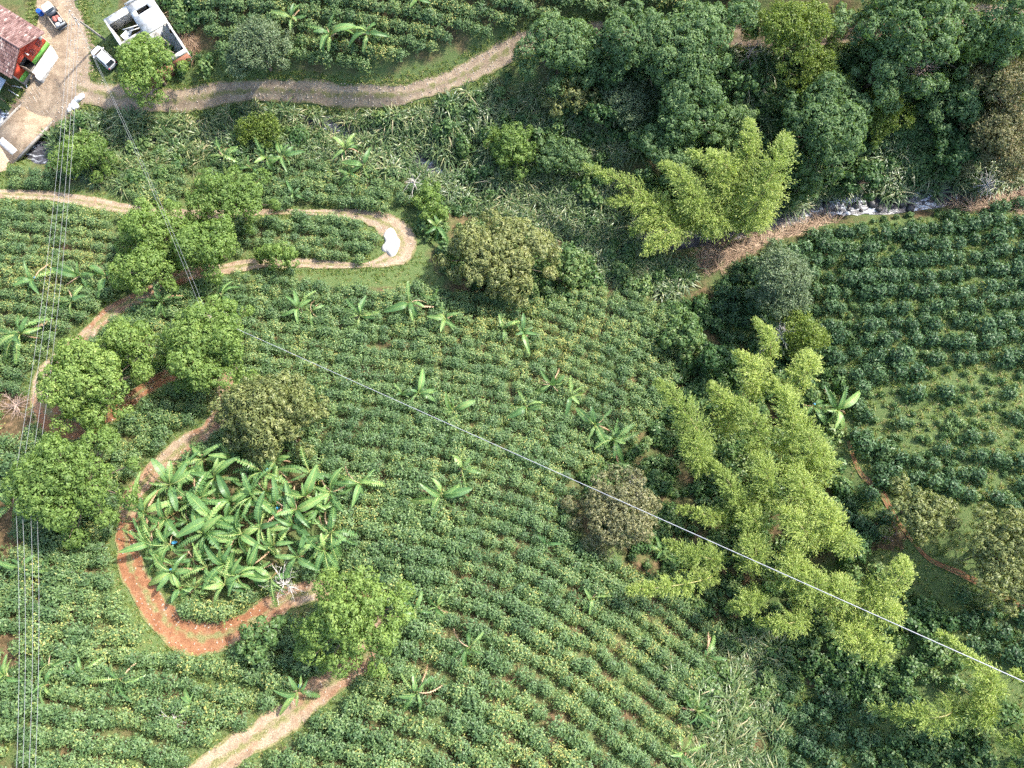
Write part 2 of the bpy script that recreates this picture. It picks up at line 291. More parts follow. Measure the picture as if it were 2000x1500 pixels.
def track_mat():
    m, N, L, b = new_mat('dirt track'); geo = N.new('ShaderNodeNewGeometry')
    def noise(s, d=8):
        z = N.new('ShaderNodeTexNoise'); z.inputs['Scale'].default_value = s; z.inputs['Detail'].default_value = d; L.new(geo.outputs['Position'], z.inputs['Vector']); return z
    n1, n2, n3 = noise(.5), noise(1.1), noise(9)
    pale = ramp(N, [(.33, (.15, .108, .07)), (.47, (.25, .185, .125)), (.6, (.37, .285, .195)), (.72, (.48, .38, .275))]); red = ramp(N, [(.33, (.12, .052, .026)), (.5, (.215, .10, .05)), (.7, (.34, .19, .105))])
    cm = N.new('ShaderNodeMath'); cm.operation = 'MULTIPLY_ADD'; cm.inputs[1].default_value = .55; L.new(n3.outputs['Fac'], cm.inputs[0])
    c2 = N.new('ShaderNodeMath'); c2.operation = 'MULTIPLY'; c2.inputs[1].default_value = .45; L.new(n2.outputs['Fac'], c2.inputs[0]); L.new(c2.outputs[0], cm.inputs[2])
    L.new(cm.outputs[0], pale.inputs['Fac']); L.new(cm.outputs[0], red.inputs['Fac'])
    at = N.new('ShaderNodeAttribute'); at.attribute_name = 'tint'
    ad = N.new('ShaderNodeMath'); ad.operation = 'MULTIPLY_ADD'; ad.inputs[1].default_value = 1.2; L.new(n1.outputs['Fac'], ad.inputs[0]); L.new(at.outputs['Fac'], ad.inputs[2])
    th = N.new('ShaderNodeMapRange'); th.inputs['From Min'].default_value = .9; th.inputs['From Max'].default_value = 1.35; L.new(ad.outputs[0], th.inputs['Value'])
    mx = N.new('ShaderNodeMix'); mx.data_type = 'RGBA'; L.new(th.outputs[0], mx.inputs['Factor']); L.new(pale.outputs['Color'], mx.inputs['A']); L.new(red.outputs['Color'], mx.inputs['B'])
    ac = N.new('ShaderNodeAttribute'); ac.attribute_name = 'across'; ab = N.new('ShaderNodeMath'); ab.operation = 'ABSOLUTE'; L.new(ac.outputs['Fac'], ab.inputs[0])
    wr = ramp(N, [(0.0, (.8,) * 3), (.28, (.45,) * 3), (.42, (.0,) * 3), (.72, (.15,) * 3), (1.0, (1.0,) * 3)]); L.new(ab.outputs[0], wr.inputs['Fac'])
    wa = N.new('ShaderNodeMath'); wa.operation = 'MULTIPLY_ADD'; wa.inputs[1].default_value = .42; L.new(wr.outputs['Color'], wa.inputs[0]); L.new(n2.outputs['Fac'], wa.inputs[2])
    wm = N.new('ShaderNodeMapRange'); wm.inputs['From Min'].default_value = .66; wm.inputs['From Max'].default_value = .86; L.new(wa.outputs[0], wm.inputs['Value'])
    vg = ramp(N, [(.35, (.10, .085, .04)), (.5, (.15, .15, .055)), (.65, (.25, .21, .11))]); L.new(n3.outputs['Fac'], vg.inputs['Fac'])
    m2 = N.new('ShaderNodeMix'); m2.data_type = 'RGBA'; L.new(wm.outputs[0], m2.inputs['Factor']); L.new(mx.outputs['Result'], m2.inputs['A']); L.new(vg.outputs['Color'], m2.inputs['B'])
    L.new(m2.outputs['Result'], b.inputs['Base Color']); b.inputs['Roughness'].default_value = .95; b.inputs['Specular IOR Level'].default_value = .15
    bp = N.new('ShaderNodeBump'); bp.inputs['Strength'].default_value = .7; bp.inputs['Distance'].default_value = .06; L.new(cm.outputs[0], bp.inputs['Height']); L.new(bp.outputs['Normal'], b.inputs['Normal'])
    return m
M['track'] = track_mat()
def water_mat():
    m, N, L, b = new_mat('stream water'); geo = N.new('ShaderNodeNewGeometry')
    mp = N.new('ShaderNodeMapping'); mp.inputs['Scale'].default_value = (.7, 1.6, 1); L.new(geo.outputs['Position'], mp.inputs['Vector'])
    nz = N.new('ShaderNodeTexNoise'); nz.inputs['Scale'].default_value = 1.1; nz.inputs['Detail'].default_value = 9; nz.inputs['Distortion'].default_value = 1.2; L.new(mp.outputs['Vector'], nz.inputs['Vector'])
    r = ramp(N, [(.54, (.035, .034, .036)), (.66, (.09, .09, .10)), (.76, (.55, .58, .60))]); at = N.new('ShaderNodeAttribute'); at.attribute_name = 'tint'; fm = N.new('ShaderNodeMath'); fm.operation = 'MULTIPLY_ADD'; fm.inputs[1].default_value = .15; L.new(at.outputs['Fac'], fm.inputs[0]); L.new(nz.outputs['Fac'], fm.inputs[2])
    L.new(fm.outputs[0], r.inputs['Fac']); L.new(r.outputs['Color'], b.inputs['Base Color'])
    b.inputs['Roughness'].default_value = .3; bp = N.new('ShaderNodeBump'); bp.inputs['Strength'].default_value = .7; bp.inputs['Distance'].default_value = .15
    L.new(nz.outputs['Fac'], bp.inputs['Height']); L.new(bp.outputs['Normal'], b.inputs['Normal']); return m
M['water'] = water_mat()

# ------------------------------------------------------------------ tracks (photo pixels: u, v, width px, redness)
YARD = [(112,-60,80,.1),(112,0,85,.1),(120,60,100,.15),(122,110,120,.2),(112,160,130,.15),(95,195,95,.15),(62,225,72,.2),(35,252,66,.2),(0,296,66,.1),(-60,350,70,.1)]
ROAD = [(150,172,50,.1),(230,188,52,.15),(320,198,40,.1),(450,180,34,.12),(600,180,34,.12),(700,186,34,.1),(780,186,34,.1),(880,158,34,.1),(960,118,36,.05),(1010,90,36,.05),(1080,70,34,.1),(1180,62,34,.1),(1330,68,34,.2),(1500,75,34,.25),(1660,65,34,.2),(1850,40,34,.2),(2080,10,34,.2)]
LOWER = [(-80,376,20,.1),(0,378,22,.1),(90,383,22,.15),(180,396,24,.25),(260,410,22,.25),(400,420,22,.2),(520,414,13,.3),(620,416,15,.25),(700,420,26,.1),(752,437,42,.05),(784,468,54,.0),(776,497,46,.05),(722,517,12,.1),(650,517,17,.1),(590,514,24,.1),(520,514,26,.2),(440,524,26,.3),(350,542,30,.55),(280,576,30,.55),(220,608,30,.5),(165,660,30,.5),(110,705,34,.35),(85,745,42,.25),(92,800,52,.75),(120,832,48,.9),(165,838,36,.9),(215,812,32,.8),(270,768,34,.8),(325,735,34,.8),(390,722,34,.7),(440,745,34,.5),(432,800,34,.6),(405,840,36,.6),(350,878,40,.4),(300,922,40,.4),(262,970,36,.5),(247,1030,40,.75),(258,1105,46,.85),(296,1175,48,.9),(350,1228,52,.85),(415,1245,56,.85),(495,1212,54,.75),(570,1165,46,.5),(650,1150,40,.5),(715,1190,40,.5),(730,1250,40,.5),(690,1300,50,.6),(640,1338,56,.5),(570,1392,52,.38),(500,1440,54,.3),(430,1488,58,.25),(360,1540,60,.2)]
TRAIL = [(1656,862,5,.8),(1680,922,10,.8),(1720,960,13,.8),(1745,1005,8,.8),(1772,1045,6,.8),(1815,1092,8,.8),(1880,1122,11,.8),(1950,1160,12,.8),(2060,1220,10,.8)]
PATCHES = []
def world_line(pts, step=.45):
    p = np.array(pts, float); x, y, z = P(p[:, 0], p[:, 1]); sc = FPX / (CAM_Z - z)
    return resample(np.stack([x, y, p[:, 2] / sc, p[:, 3]], 1), step)
YL, RL, LL, TL = (world_line(q) for q in (YARD, ROAD, LOWER, TRAIL))
def ribbon(name, W, mat, lift, cols=9, fz=None, rag=.22, bare=False):
    d = np.gradient(W[:, :2], axis=0); d /= np.linalg.norm(d, axis=1, keepdims=True); nrm = np.stack([-d[:, 1], d[:, 0]], 1)
    t = np.linspace(-1, 1, cols); m = len(W); s = np.arange(m) * .45
    el = 1 + rag * (vnoise(s, 0 * s, 3.1, 3) + vnoise(s, 0 * s, .9, 5) - 1) * 2; er = 1 + rag * (vnoise(s, 0 * s + 50, 2.7, 4) + vnoise(s, 0 * s + 80, .8, 6) - 1) * 2
    k = np.where(t[None] < 0, el[:, None], er[:, None]) * W[:, 2][:, None] / 2
    X = W[:, 0][:, None] + nrm[:, :1] * t * k; Y = W[:, 1][:, None] + nrm[:, 1:] * t * k
    Z = (h(X, Y) if fz is None else fz(X, Y)) + lift
    rut = .035 * np.cos(t * math.pi * 2.0)[None] if fz is None else 0
    Z = Z + rut + (.04 * (1 - t ** 2) if fz is None else 0)
    i, j = np.meshgrid(np.arange(m - 1), np.arange(cols - 1), indexing='ij'); a = (i * cols + j).ravel()
    mb = MB(); mb.add(np.stack([X, Y, Z], -1).reshape(-1, 3), np.stack([a, a + 1, a + cols + 1, a + cols], 1), 0, np.repeat(W[:, 3], cols))
    me = smooth(mb.mesh(name, mat)); at = me.attributes.new('across', 'FLOAT', 'POINT'); at.data.foreach_set('value', np.tile(t * 0 + .45 if bare else t, m).astype(np.float32))
    o = link(name, me); o['kind'] = 'structure'; return o
ribbon('farm_yard', YL, M['track'], .075, 15, bare=True)['label'] = 'pale dirt yard between tiled house and bridge'
ribbon('gravel_road', RL, M['track'], .06, 9)['label'] = 'pale gravel road along the far bank of the stream'
ribbon('dirt_track', LL, M['track'], .065, 9)['label'] = 'winding red and pale dirt track through the coffee hill'
ribbon('footpath', TL, M['track'], .05, 5)['label'] = 'narrow red footpath on the shaded slope beside the bamboo'

# ------------------------------------------------------------------ terrain
GRASSY = [[(340,100),(430,100),(560,150),(770,160),(900,130),(1040,50),(1180,30),(1180,55),(1000,85),(900,140),(770,170),(600,162),(340,185)],
 [(170,205),(560,198),(770,208),(770,225),(560,220),(200,235)],[(560,528),(780,515),(815,480),(870,560),(740,560)],[(750,400),(830,395),(880,450),(830,490),(790,430)],
 [(150,-20),(250,-20),(205,40),(240,100),(230,160),(190,140),(160,60)],[(215,1060),(250,1120),(340,1220),(370,1270),(440,1260),(560,1330),(430,1400),(290,1260),(230,1160)],
 [(1390,560),(1640,440),(2120,400),(2120,1620),(1700,1620),(1500,1620),(1500,1300),(1640,1100),(1600,620),(1480,680)],[(960,560),(1090,560),(1080,600),(960,600)],[(0,385),(240,412),(200,425),(0,400)],[(10,1480),(60,1400),(80,1320),(0,1400)],
 [(1400,560),(1480,600),(1500,680),(1400,640)],[(1480,1230),(1900,1230),(1990,1500),(1500,1500)]]
RIGHT_OPEN = [(1680,760),(1880,700),(2000,735),(2120,740),(2120,820),(1990,800),(1880,850),(1760,900),(1700,830)]
def axis(lo, hi, step, far):
    a = np.arange(lo, hi + 1e-6, step); g = []; d = step
    while d < far: d *= 1.6; g.append(d)
    g = np.cumsum(g); return np.concatenate([lo - g[::-1], a, hi + g])
gx, gy = axis(-80, 80, .62, 260), axis(-54, 74, .62, 260)
GX, GY = np.meshgrid(gx, gy); GZ = h(GX, GY)
near = np.minimum(dist_line(GX, GY, LL[::3]), np.minimum(dist_line(GX, GY, RL[::4]), dist_line(GX, GY, YL[::4])))
GU, GV = proj(GX, GY, GZ)
grassy = np.clip(.50 + .30 * inany(GU, GV, GRASSY) + .25 * np.exp(-(near / 2.5) ** 2), 0, 1)
grassy = np.where(inany(GU, GV, [[(0,760),(60,770),(70,850),(0,880)],[(0,960),(60,960),(40,1080),(0,1080)],[(0,1240),(55,1240),(60,1290),(0,1330)],[(1560,1280),(1640,1270),(1630,1350),(1580,1350)],[(1710,1020),(1770,1030),(1770,1080),(1700,1070)],[(335,0),(370,0),(390,110),(360,110)]]), .1, grassy)
GZ = GZ + .10 * (vnoise(GX, GY, 1.7, 5) - .5) * np.clip((near - 1.5) / 2, 0, 1)
nc = len(gx); i, j = np.meshgrid(np.arange(len(gy) - 1), np.arange(nc - 1), indexing='ij'); a = (i * nc + j).ravel()
mb = MB(); mb.add(np.stack([GX, GY, GZ], -1).reshape(-1, 3), np.stack([a, a + 1, a + nc + 1, a + nc], 1))
me = smooth(mb.mesh('hillside_terrain', M['ground'])); at = me.attributes.new('grassy', 'FLOAT', 'POINT'); at.data.foreach_set('value', grassy.ravel().astype(np.float32))
terrain = link('hillside_terrain', me); terrain['kind'] = 'structure'; terrain['label'] = 'steep hillside ground of brown soil and grass'
FOAM = np.array([1.0 if p in ((60,290),(1660,402),(1800,392),(10,240)) else (.7 if p in ((650,246),(850,325),(1590,412)) else .0) for p in STREAM_PX])[:, None]
WL = resample(np.hstack([STREAM, np.full((len(STREAM), 1), 2.7), FOAM]), .45)
WZ = lambda X, Y: tps(X, Y) - 1.5
def water_z(X, Y):
    z = tps(WL[:, 0], WL[:, 1]) - 1.05; z = np.convolve(np.pad(z, 12, mode='edge'), np.ones(25) / 25, 'valid')
    return np.repeat(z[:, None], X.shape[1], 1) + .08 * (vnoise(X, Y, .8, 9) - .5)
ribbon('stream_water', WL, M['water'], .0, 9, water_z, .25)['label'] = 'dark rushing stream with white rapids'

# ------------------------------------------------------------------ leaf-built plant meshes
def unit(n, up=0.0):
    v = rng.normal(size=(n, 3)); v /= np.linalg.norm(v, axis=1, keepdims=True)
    if up: v[:, 2] += up; v /= np.linalg.norm(v, axis=1, keepdims=True)
    return v
def bush_mesh(name, mat, rad, height, nl, ll, lw, tipy=.25, dome=.62):
    """A rounded leafy bush on a few stems: shoots rise and spread, leaves set in pairs along them."""
    mb = MB(); ns = nl // 7; per = 7; k = np.arange(ns); th = k * 2.39996 + rng.uniform(0, .5, ns); rr = rad * np.sqrt((k + .5) / ns) * rng.uniform(.85, 1.15, ns)
    rr *= 1 + .14 * np.sin(th * 3 + rng.uniform(0, 6)) + .1 * np.sin(th * 5 + rng.uniform(0, 6))
    top = height * (1 - dome * (rr / rad) ** 2.2) * rng.uniform(.82, 1.15, ns)
    for k in range(ns):
        b = np.array([0, 0, height * .12]); e = np.array([rr[k] * math.cos(th[k]), rr[k] * math.sin(th[k]), max(top[k], .12 * height)])
        t = np.linspace(.55, 1.0, per)[:, None]; c = b + (e - b) * np.array([.45, .45, .8])
        pt = (1 - t) ** 2 * b + 2 * t * (1 - t) * c + t ** 2 * e
        ax = e - c; ax /= np.linalg.norm(ax)
        D = unit(per); D -= (D @ ax)[:, None] * ax * .8; D /= np.linalg.norm(D, axis=1, keepdims=True); D = D + ax * .3 + np.array([0, 0, -.1])
        Nn = np.tile(ax, (per, 1)) + unit(per) * .5 + np.array([0, 0, .8])
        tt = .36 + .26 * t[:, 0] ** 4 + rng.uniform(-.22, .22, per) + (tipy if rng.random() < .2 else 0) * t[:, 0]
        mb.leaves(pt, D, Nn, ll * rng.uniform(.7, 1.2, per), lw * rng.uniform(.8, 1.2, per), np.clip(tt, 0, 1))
    for k in range(4):
        a_ = rng.uniform(0, 6.28); mb.tube([(0, 0, -.15), (.12 * math.cos(a_), .12 * math.sin(a_), height * .35), (.4 * rad * math.cos(a_), .4 * rad * math.sin(a_), height * .7)], [.03, .02, .01], 4, 1, cap=False)
    return mb.mesh(name, [mat, M['bark']])
def tuft_mesh(name, mat, nb, L, w, spread, droop, flat=False):
    mb = MB(); th = rng.uniform(0, 2 * math.pi, nb); el = rng.uniform(*spread, nb); ln = L * rng.uniform(.6, 1.15, nb)
    b = np.stack([rng.normal(0, .22 * L * .4, nb), rng.normal(0, .22 * L * .4, nb), np.full(nb, -.05)], 1)
    if not flat: b[:, 2] += rng.uniform(0, .35 * L, nb) * (L > 1)
    d = np.stack([np.cos(th) * np.cos(el), np.sin(th) * np.cos(el), np.sin(el)], 1); s = np.stack([-np.sin(th), np.cos(th), 0 * th], 1)
    ti = np.clip(rng.normal(.5, .2, nb), 0, 1)
    ts = np.array([0, .35, .7, 1.0]); ww = np.array([.6, 1, .75, .05]); V = []
    for t, k in zip(ts, ww):
        c = b + d * (ln * t)[:, None]; c[:, 2] -= droop * ln * t ** 2.4
        V.append(c - s * (w * k / 2)); V.append(c + s * (w * k / 2))
    V = np.stack(V, 1).reshape(-1, 3); o = np.arange(nb)[:, None] * 8
    F = np.concatenate([o + np.array([[2 * q, 2 * q + 1, 2 * q + 3, 2 * q + 2]]) for q in range(3)], 0)
    mb.add(V, F, 0, np.repeat(ti, 8)); return mb.mesh(name, [mat])
def gn_stuff(name, label, cat, pts, rot, scl, idx, protos):
    me = bpy.data.meshes.new(name); me.vertices.add(len(pts)); me.vertices.foreach_set('co', np.asarray(pts, np.float32).ravel())
    for nm, ty, key, d in (('rot', 'FLOAT_VECTOR', 'vector', rot), ('scl', 'FLOAT', 'value', scl), ('pick', 'INT', 'value', idx)):
        q = me.attributes.new(nm, ty, 'POINT'); q.data.foreach_set(key, np.asarray(d, np.int32 if ty == 'INT' else np.float32).ravel())
    o = link(name, me); tag(o, label, cat, kind='stuff')
    src = bpy.data.collections.new(name + '_source')
    for k, p in enumerate(protos): src.objects.link(bpy.data.objects.new('%s_plant_%02d' % (name, k), p))
    g = bpy.data.node_groups.new(name + '_spread', 'GeometryNodeTree')
    g.interface.new_socket('Geometry', in_out='INPUT', socket_type='NodeSocketGeometry'); g.interface.new_socket('Geometry', in_out='OUTPUT', socket_type='NodeSocketGeometry')
    N, L = g.nodes, g.links; gi, go = N.new('NodeGroupInput'), N.new('NodeGroupOutput')
    ci = N.new('GeometryNodeCollectionInfo'); ci.inputs['Collection'].default_value = src; ci.inputs['Separate Children'].default_value = True; ci.inputs['Reset Children'].default_value = True
    ip = N.new('GeometryNodeInstanceOnPoints'); ip.inputs['Pick Instance'].default_value = True
    def na(t, nm):
        q = N.new('GeometryNodeInputNamedAttribute'); q.data_type = t; q.inputs['Name'].default_value = nm; return q
    er = N.new('FunctionNodeEulerToRotation'); L.new(na('FLOAT_VECTOR', 'rot').outputs['Attribute'], er.inputs[0]); L.new(er.outputs[0], ip.inputs['Rotation'])
    L.new(na('FLOAT', 'scl').outputs['Attribute'], ip.inputs['Scale']); L.new(na('INT', 'pick').outputs['Attribute'], ip.inputs['Instance Index'])
    L.new(gi.outputs[0], ip.inputs['Points']); L.new(ci.outputs[0], ip.inputs['Instance']); L.new(ip.outputs[0], go.inputs[0])
    md = o.modifiers.new('spread', 'NODES'); md.node_group = g; return o
def scatter(polys, density, xmin=-78, xmax=78, ymin=-54, ymax=74):
    N_ = int((xmax - xmin) * (ymax - ymin) * density); x = rng.uniform(xmin, xmax, N_); y = rng.uniform(ymin, ymax, N_)
    z = tps(x, y); u, v = proj(x, y, z); m = inany(u, v, polys); x, y = x[m], y[m]; z = h(x, y)
    return x, y, z, u[m], v[m]
def near_track(x, y):
    d = np.full(x.shape, 1e9)
    for Lw in (YL, RL, LL, TL):
        q = Lw[::3]; dd = np.hypot(x[:, None] - q[:, 0], y[:, None] - q[:, 1]) - q[:, 2] / 2; d = np.minimum(d, dd.min(1))
    return d
def euler(n, tilt=.15): return np.stack([rng.normal(0, tilt, n), rng.normal(0, tilt, n), rng.uniform(0, 6.283, n)], 1)

# ------------------------------------------------------------------ coffee rows along the contours
ANG = np.array([(100,450,3),(100,600,5),(300,620,5),(600,600,3),(600,700,4),(900,600,2),(900,700,5),(1200,620,15),(1150,750,20),(1280,700,38),(700,900,8),(900,900,15),(1100,900,30),(1250,900,45),(1200,1000,42),(900,1050,22),(1100,1100,42),(700,1050,5),(800,1200,25),(1000,1250,42),(1200,1250,55),(1300,1350,60),(1100,1400,55),(850,1400,38),(650,1450,25),(200,1100,10),(100,1400,15),(350,850,-5),(350,1350,20),(1500,560,-25),(1750,550,-22),(1950,550,-25),(1700,750,-25),(1950,800,-20),(1750,1000,40),(1900,1250,40),(1600,1400,40),(500,50,5),(700,60,3),(1000,10,0),(600,460,4),(600,370,3),(200,330,5)], float)
ax_, ay_, _ = P(ANG[:, 0], ANG[:, 1])
STEP = 4.0; RX, RY = np.arange(-88, 88.1, STEP), np.arange(-66, 82.1, STEP); nx, ny = len(RX), len(RY)
def angle_at(x, y):
    w = 1.0 / ((x[:, None] - ax_) ** 2 + (y[:, None] - ay_) ** 2 + 9.0) ** 2
    return -np.radians((w * ANG[:, 2]).sum(1) / w.sum(1))
ROWSP = 1.6
eqs = []; rhs = []
ii, jj = np.meshgrid(np.arange(ny), np.arange(nx), indexing='ij'); ids = ii * nx + jj
for (a_, b_, comp) in ((ids[:, :-1].ravel(), ids[:, 1:].ravel(), 0), (ids[:-1].ravel(), ids[1:].ravel(), 1)):
    mxp = .5 * (RX[a_ % nx] + RX[b_ % nx]); myp = .5 * (RY[a_ // nx] + RY[b_ // nx]); an = angle_at(mxp, myp)
    eqs.append((a_, b_)); rhs.append((-np.sin(an) if comp == 0 else np.cos(an)) * STEP / ROWSP)
NN = nx * ny; AtA = np.zeros((NN, NN)); Atb = np.zeros(NN)
for (a_, b_), r_ in zip(eqs, rhs):
    np.add.at(AtA, (a_, a_), 1); np.add.at(AtA, (b_, b_), 1); np.add.at(AtA, (a_, b_), -1); np.add.at(AtA, (b_, a_), -1)
    np.add.at(Atb, b_, r_); np.add.at(Atb, a_, -r_)
AtA[0, 0] += 1
PHI = np.linalg.solve(AtA, Atb).reshape(ny, nx)
def phi(x, y):
    fx = np.clip((x - RX[0]) / STEP, 0, nx - 1.001); fy = np.clip((y - RY[0]) / STEP, 0, ny - 1.001); i0 = fx.astype(int); j0 = fy.astype(int); a_ = fx - i0; b_ = fy - j0
    return (PHI[j0, i0] * (1 - a_) + PHI[j0, i0 + 1] * a_) * (1 - b_) + (PHI[j0 + 1, i0] * (1 - a_) + PHI[j0 + 1, i0 + 1] * a_) * b_
def snap(x, y):
    for _ in range(3):
        f = phi(x, y); e = .3; g1 = (phi(x + e, y) - phi(x - e, y)) / (2 * e); g2 = (phi(x, y + e) - phi(x, y - e)) / (2 * e)
        k = (f - np.round(f)) / np.maximum(g1 ** 2 + g2 ** 2, .05); x = x - k * g1; y = y - k * g2
    return x, y
def thin(x, y, dmin):
    cell = {}; keep = []; d2 = dmin * dmin
    for k in range(len(x)):
        c0, c1 = int(math.floor(x[k] / dmin)), int(math.floor(y[k] / dmin)); ok = True
        for p in (-1, 0, 1):
            for q in (-1, 0, 1):
                for t in cell.get((c0 + p, c1 + q), ()):
                    if (x[k] - x[t]) ** 2 + (y[k] - y[t]) ** 2 < d2: ok = False; break
                if not ok: break
            if not ok: break
        if ok: cell.setdefault((c0, c1), []).append(k); keep.append(k)
    return np.array(keep, int)
GROVE = [(272,985),(312,930),(470,875),(560,885),(645,945),(645,1070),(565,1120),(440,1165),(345,1165),(300,1110)]
HILL = [[(-160,392),(200,424),(480,440),(720,448),(742,470),(715,500),(560,548),(760,545),(860,565),(1000,592),(1180,572),(1290,600),(1352,680),(1315,740),(1270,820),(1200,900),(1110,930),(1120,1040),(1190,1090),(1320,1170),(1400,1230),(1385,1300),(1330,1400),(1285,1640),(-160,1640)],
 [(500,426),(700,436),(745,470),(715,500),(600,505),(500,500)],
 [(420,330),(560,325),(800,350),(815,395),(740,400),(620,405),(520,400),(380,380)],[(30,310),(110,312),(125,368),(35,368)],
 [(385,-160),(1500,-160),(1450,-15),(1180,28),(1050,42),(900,62),(840,105),(700,122),(570,112),(470,125),(425,105),(400,40)],[(250,205),(330,300),(380,390),(250,390)]]
HILL_OUT = [GROVE, [(555,525),(790,512),(870,560),(740,566),(600,545)], [(225,1070),(262,1130),(340,1225),(365,1290),(290,1235),(235,1150)], [(0,760),(60,775),(70,840),(0,860)], [(0,965),(55,965),(35,1080),(0,1080)], [(0,1245),(55,1240),(55,1300),(0,1330)], [(-20,1500),(30,1440),(80,1390),(60,1500)]]
YOUNG = [[(1390,560),(1480,500),(1640,445),(1780,412),(1870,402),(2160,420),(2160,1060),(1990,1000),(1880,965),(1745,965),(1665,850),(1625,720),(1600,625),(1480,690),(1400,650)],
 [(1860,1150),(2000,1185),(2160,1220),(2160,1330),(1960,1300),(1880,1230)],[(1530,1355),(1680,1372),(1705,1450),(1690,1640),(1500,1640),(1490,1480)],[(1650,960),(1740,1000),(1690,1060),(1640,1030)]]
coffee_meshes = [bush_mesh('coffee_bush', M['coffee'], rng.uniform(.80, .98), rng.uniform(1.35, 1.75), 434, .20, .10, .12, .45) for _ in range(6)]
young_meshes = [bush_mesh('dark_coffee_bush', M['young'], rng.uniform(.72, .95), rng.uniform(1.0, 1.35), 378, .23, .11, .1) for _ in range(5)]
def coffee(polys, dens, dmin, out, jit, drop=0.0, track=.55):
    x, y, z, u, v = scatter(polys, dens); x, y = snap(x, y); k = thin(x, y, dmin); x, y = x[k], y[k]
    x = x + rng.normal(0, jit, len(x)); y = y + rng.normal(0, jit, len(y)); z = h(x, y); u, v = proj(x, y, z)
    m = ~inany(u, v, out) & (near_track(x, y) > track) & (rng.random(len(x)) > drop) & (dist_line(x, y, STREAM) > 3.2)
    return x[m], y[m], z[m], u[m], v[m]
def plant_rows(pts, meshes, name, label, cat, group, massname, masslabel, smin, smax, grow, cap=300):
    x, y, z, u, v = pts; nn = len(x); sc = rng.uniform(smin, smax, nn) * (.9 + .25 * vnoise(x, y, 6, 2)) * (1 + grow * np.clip(z - 4, 0, 20)); pick = rng.integers(0, len(meshes), nn); rot = euler(nn, .08)
    inside = (u > 12) & (u < 1988) & (v > 12) & (v < 1488); app = np.where(inside, sc / (CAM_Z - z), -1)
    order = np.argsort(-app); one = order[:cap]; rest = order[cap:]
    for k in one:
        tag(link(name, meshes[pick[k]], None, (x[k], y[k], z[k]), rot[k], (sc[k],) * 3), label, cat, group)
    gn_stuff(massname, masslabel, cat, np.stack([x, y, z], 1)[rest], rot[rest], sc[rest], pick[rest], meshes)
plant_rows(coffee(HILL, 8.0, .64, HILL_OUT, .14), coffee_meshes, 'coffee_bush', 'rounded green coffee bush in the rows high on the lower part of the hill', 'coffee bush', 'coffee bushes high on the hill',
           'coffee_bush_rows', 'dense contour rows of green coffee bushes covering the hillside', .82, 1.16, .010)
yp = coffee(YOUNG, 6.0, 1.05, [], .24, .05, .35)
m = ~(inpoly(yp[3], yp[4], RIGHT_OPEN) & (rng.random(len(yp[0])) < .82)); yp = tuple(q[m] for q in yp)
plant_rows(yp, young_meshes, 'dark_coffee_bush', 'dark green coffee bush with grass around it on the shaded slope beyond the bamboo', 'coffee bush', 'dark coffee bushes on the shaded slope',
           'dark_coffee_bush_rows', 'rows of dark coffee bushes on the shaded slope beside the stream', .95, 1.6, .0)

# ------------------------------------------------------------------ cane, undergrowth, grass, dry stalks
CANE = [[(150,222),(330,215),(560,200),(770,215),(800,150),(960,120),(1040,160),(1180,330),(1280,500),(1360,520),(1360,600),(1200,572),(1110,500),(960,425),(860,400),(800,350),(560,325),(420,320),(300,385),(150,350),(95,270)],
 [(1040,110),(1500,110),(1520,260),(1400,240),(1180,330)],[(1650,190),(1850,230),(1890,375),(1640,385),(1590,330)],[(1290,1330),(1420,1230),(1510,1250),(1530,1400),(1490,1640),(1290,1640),(1345,1400)],[(1600,330),(1650,385),(1500,420),(1480,330)],[(1890,320),(2100,290),(2100,355),(1900,375)]]
OPEN_WATER = [[(35,262),(95,262),(110,305),(30,310)],[(600,222),(640,232),(690,244),(700,258),(640,252),(598,240)],[(815,300),(870,312),(868,345),(825,340)],[(1585,385),(1660,376),(1745,388),(1800,376),(1900,362),(1905,384),(1800,402),(1740,416),(1600,424)]]
def beyond_roads(x, y, d=.4): return near_track(x, y) > d
cane_meshes = [tuft_mesh('cane_tuft', M['cane'], 44, 2.15, .10, (.3, 1.35), .6) for _ in range(5)]
x, y, z, u, v = scatter(CANE, 1.55); m = ~inany(u, v, OPEN_WATER) & beyond_roads(x, y, .9) & (vnoise(x, y, 4, 8) > .16); x, y, z = x[m], y[m], z[m]
z = np.maximum(z, tps(x, y) - .9)
gn_stuff('cane_thicket', 'tall green wild cane crowding both banks of the stream', 'cane', np.stack([x, y, z], 1), euler(len(x), .18), rng.uniform(.6, 1.25, len(x)) * (.8 + .5 * vnoise(x, y, 7, 3)), rng.integers(0, 5, len(x)), cane_meshes)
UNDER = [[(1300,600),(1400,560),(1400,690),(1600,640),(1640,760),(1640,1000),(1700,1100),(1850,1180),(1960,1300),(2160,1320),(2160,1640),(1700,1640),(1700,1370),(1530,1350),(1430,1230),(1250,1130),(1120,930),(1270,830)],
 [(1050,85),(1500,95),(2160,-160),(2160,370),(1860,365),(1600,372),(1500,420),(1300,300),(1150,170)],[(330,95),(420,110),(430,150),(330,150)],[(300,-30),(390,-30),(400,60),(345,60)],[(80,225),(160,215),(200,330),(110,350)],[(820,380),(900,400),(880,440),(830,470)],[(1240,330),(1430,330),(1420,470),(1270,490)],[(840,440),(960,430),(1190,560),(1130,600),(960,570),(870,530)]]
under_meshes = [bush_mesh('undergrowth_clump', M['shrub'], rng.uniform(.7, 1.1), rng.uniform(.8, 1.6), 238, rng.uniform(.26, .38), rng.uniform(.14, .24), .2) for _ in range(6)]
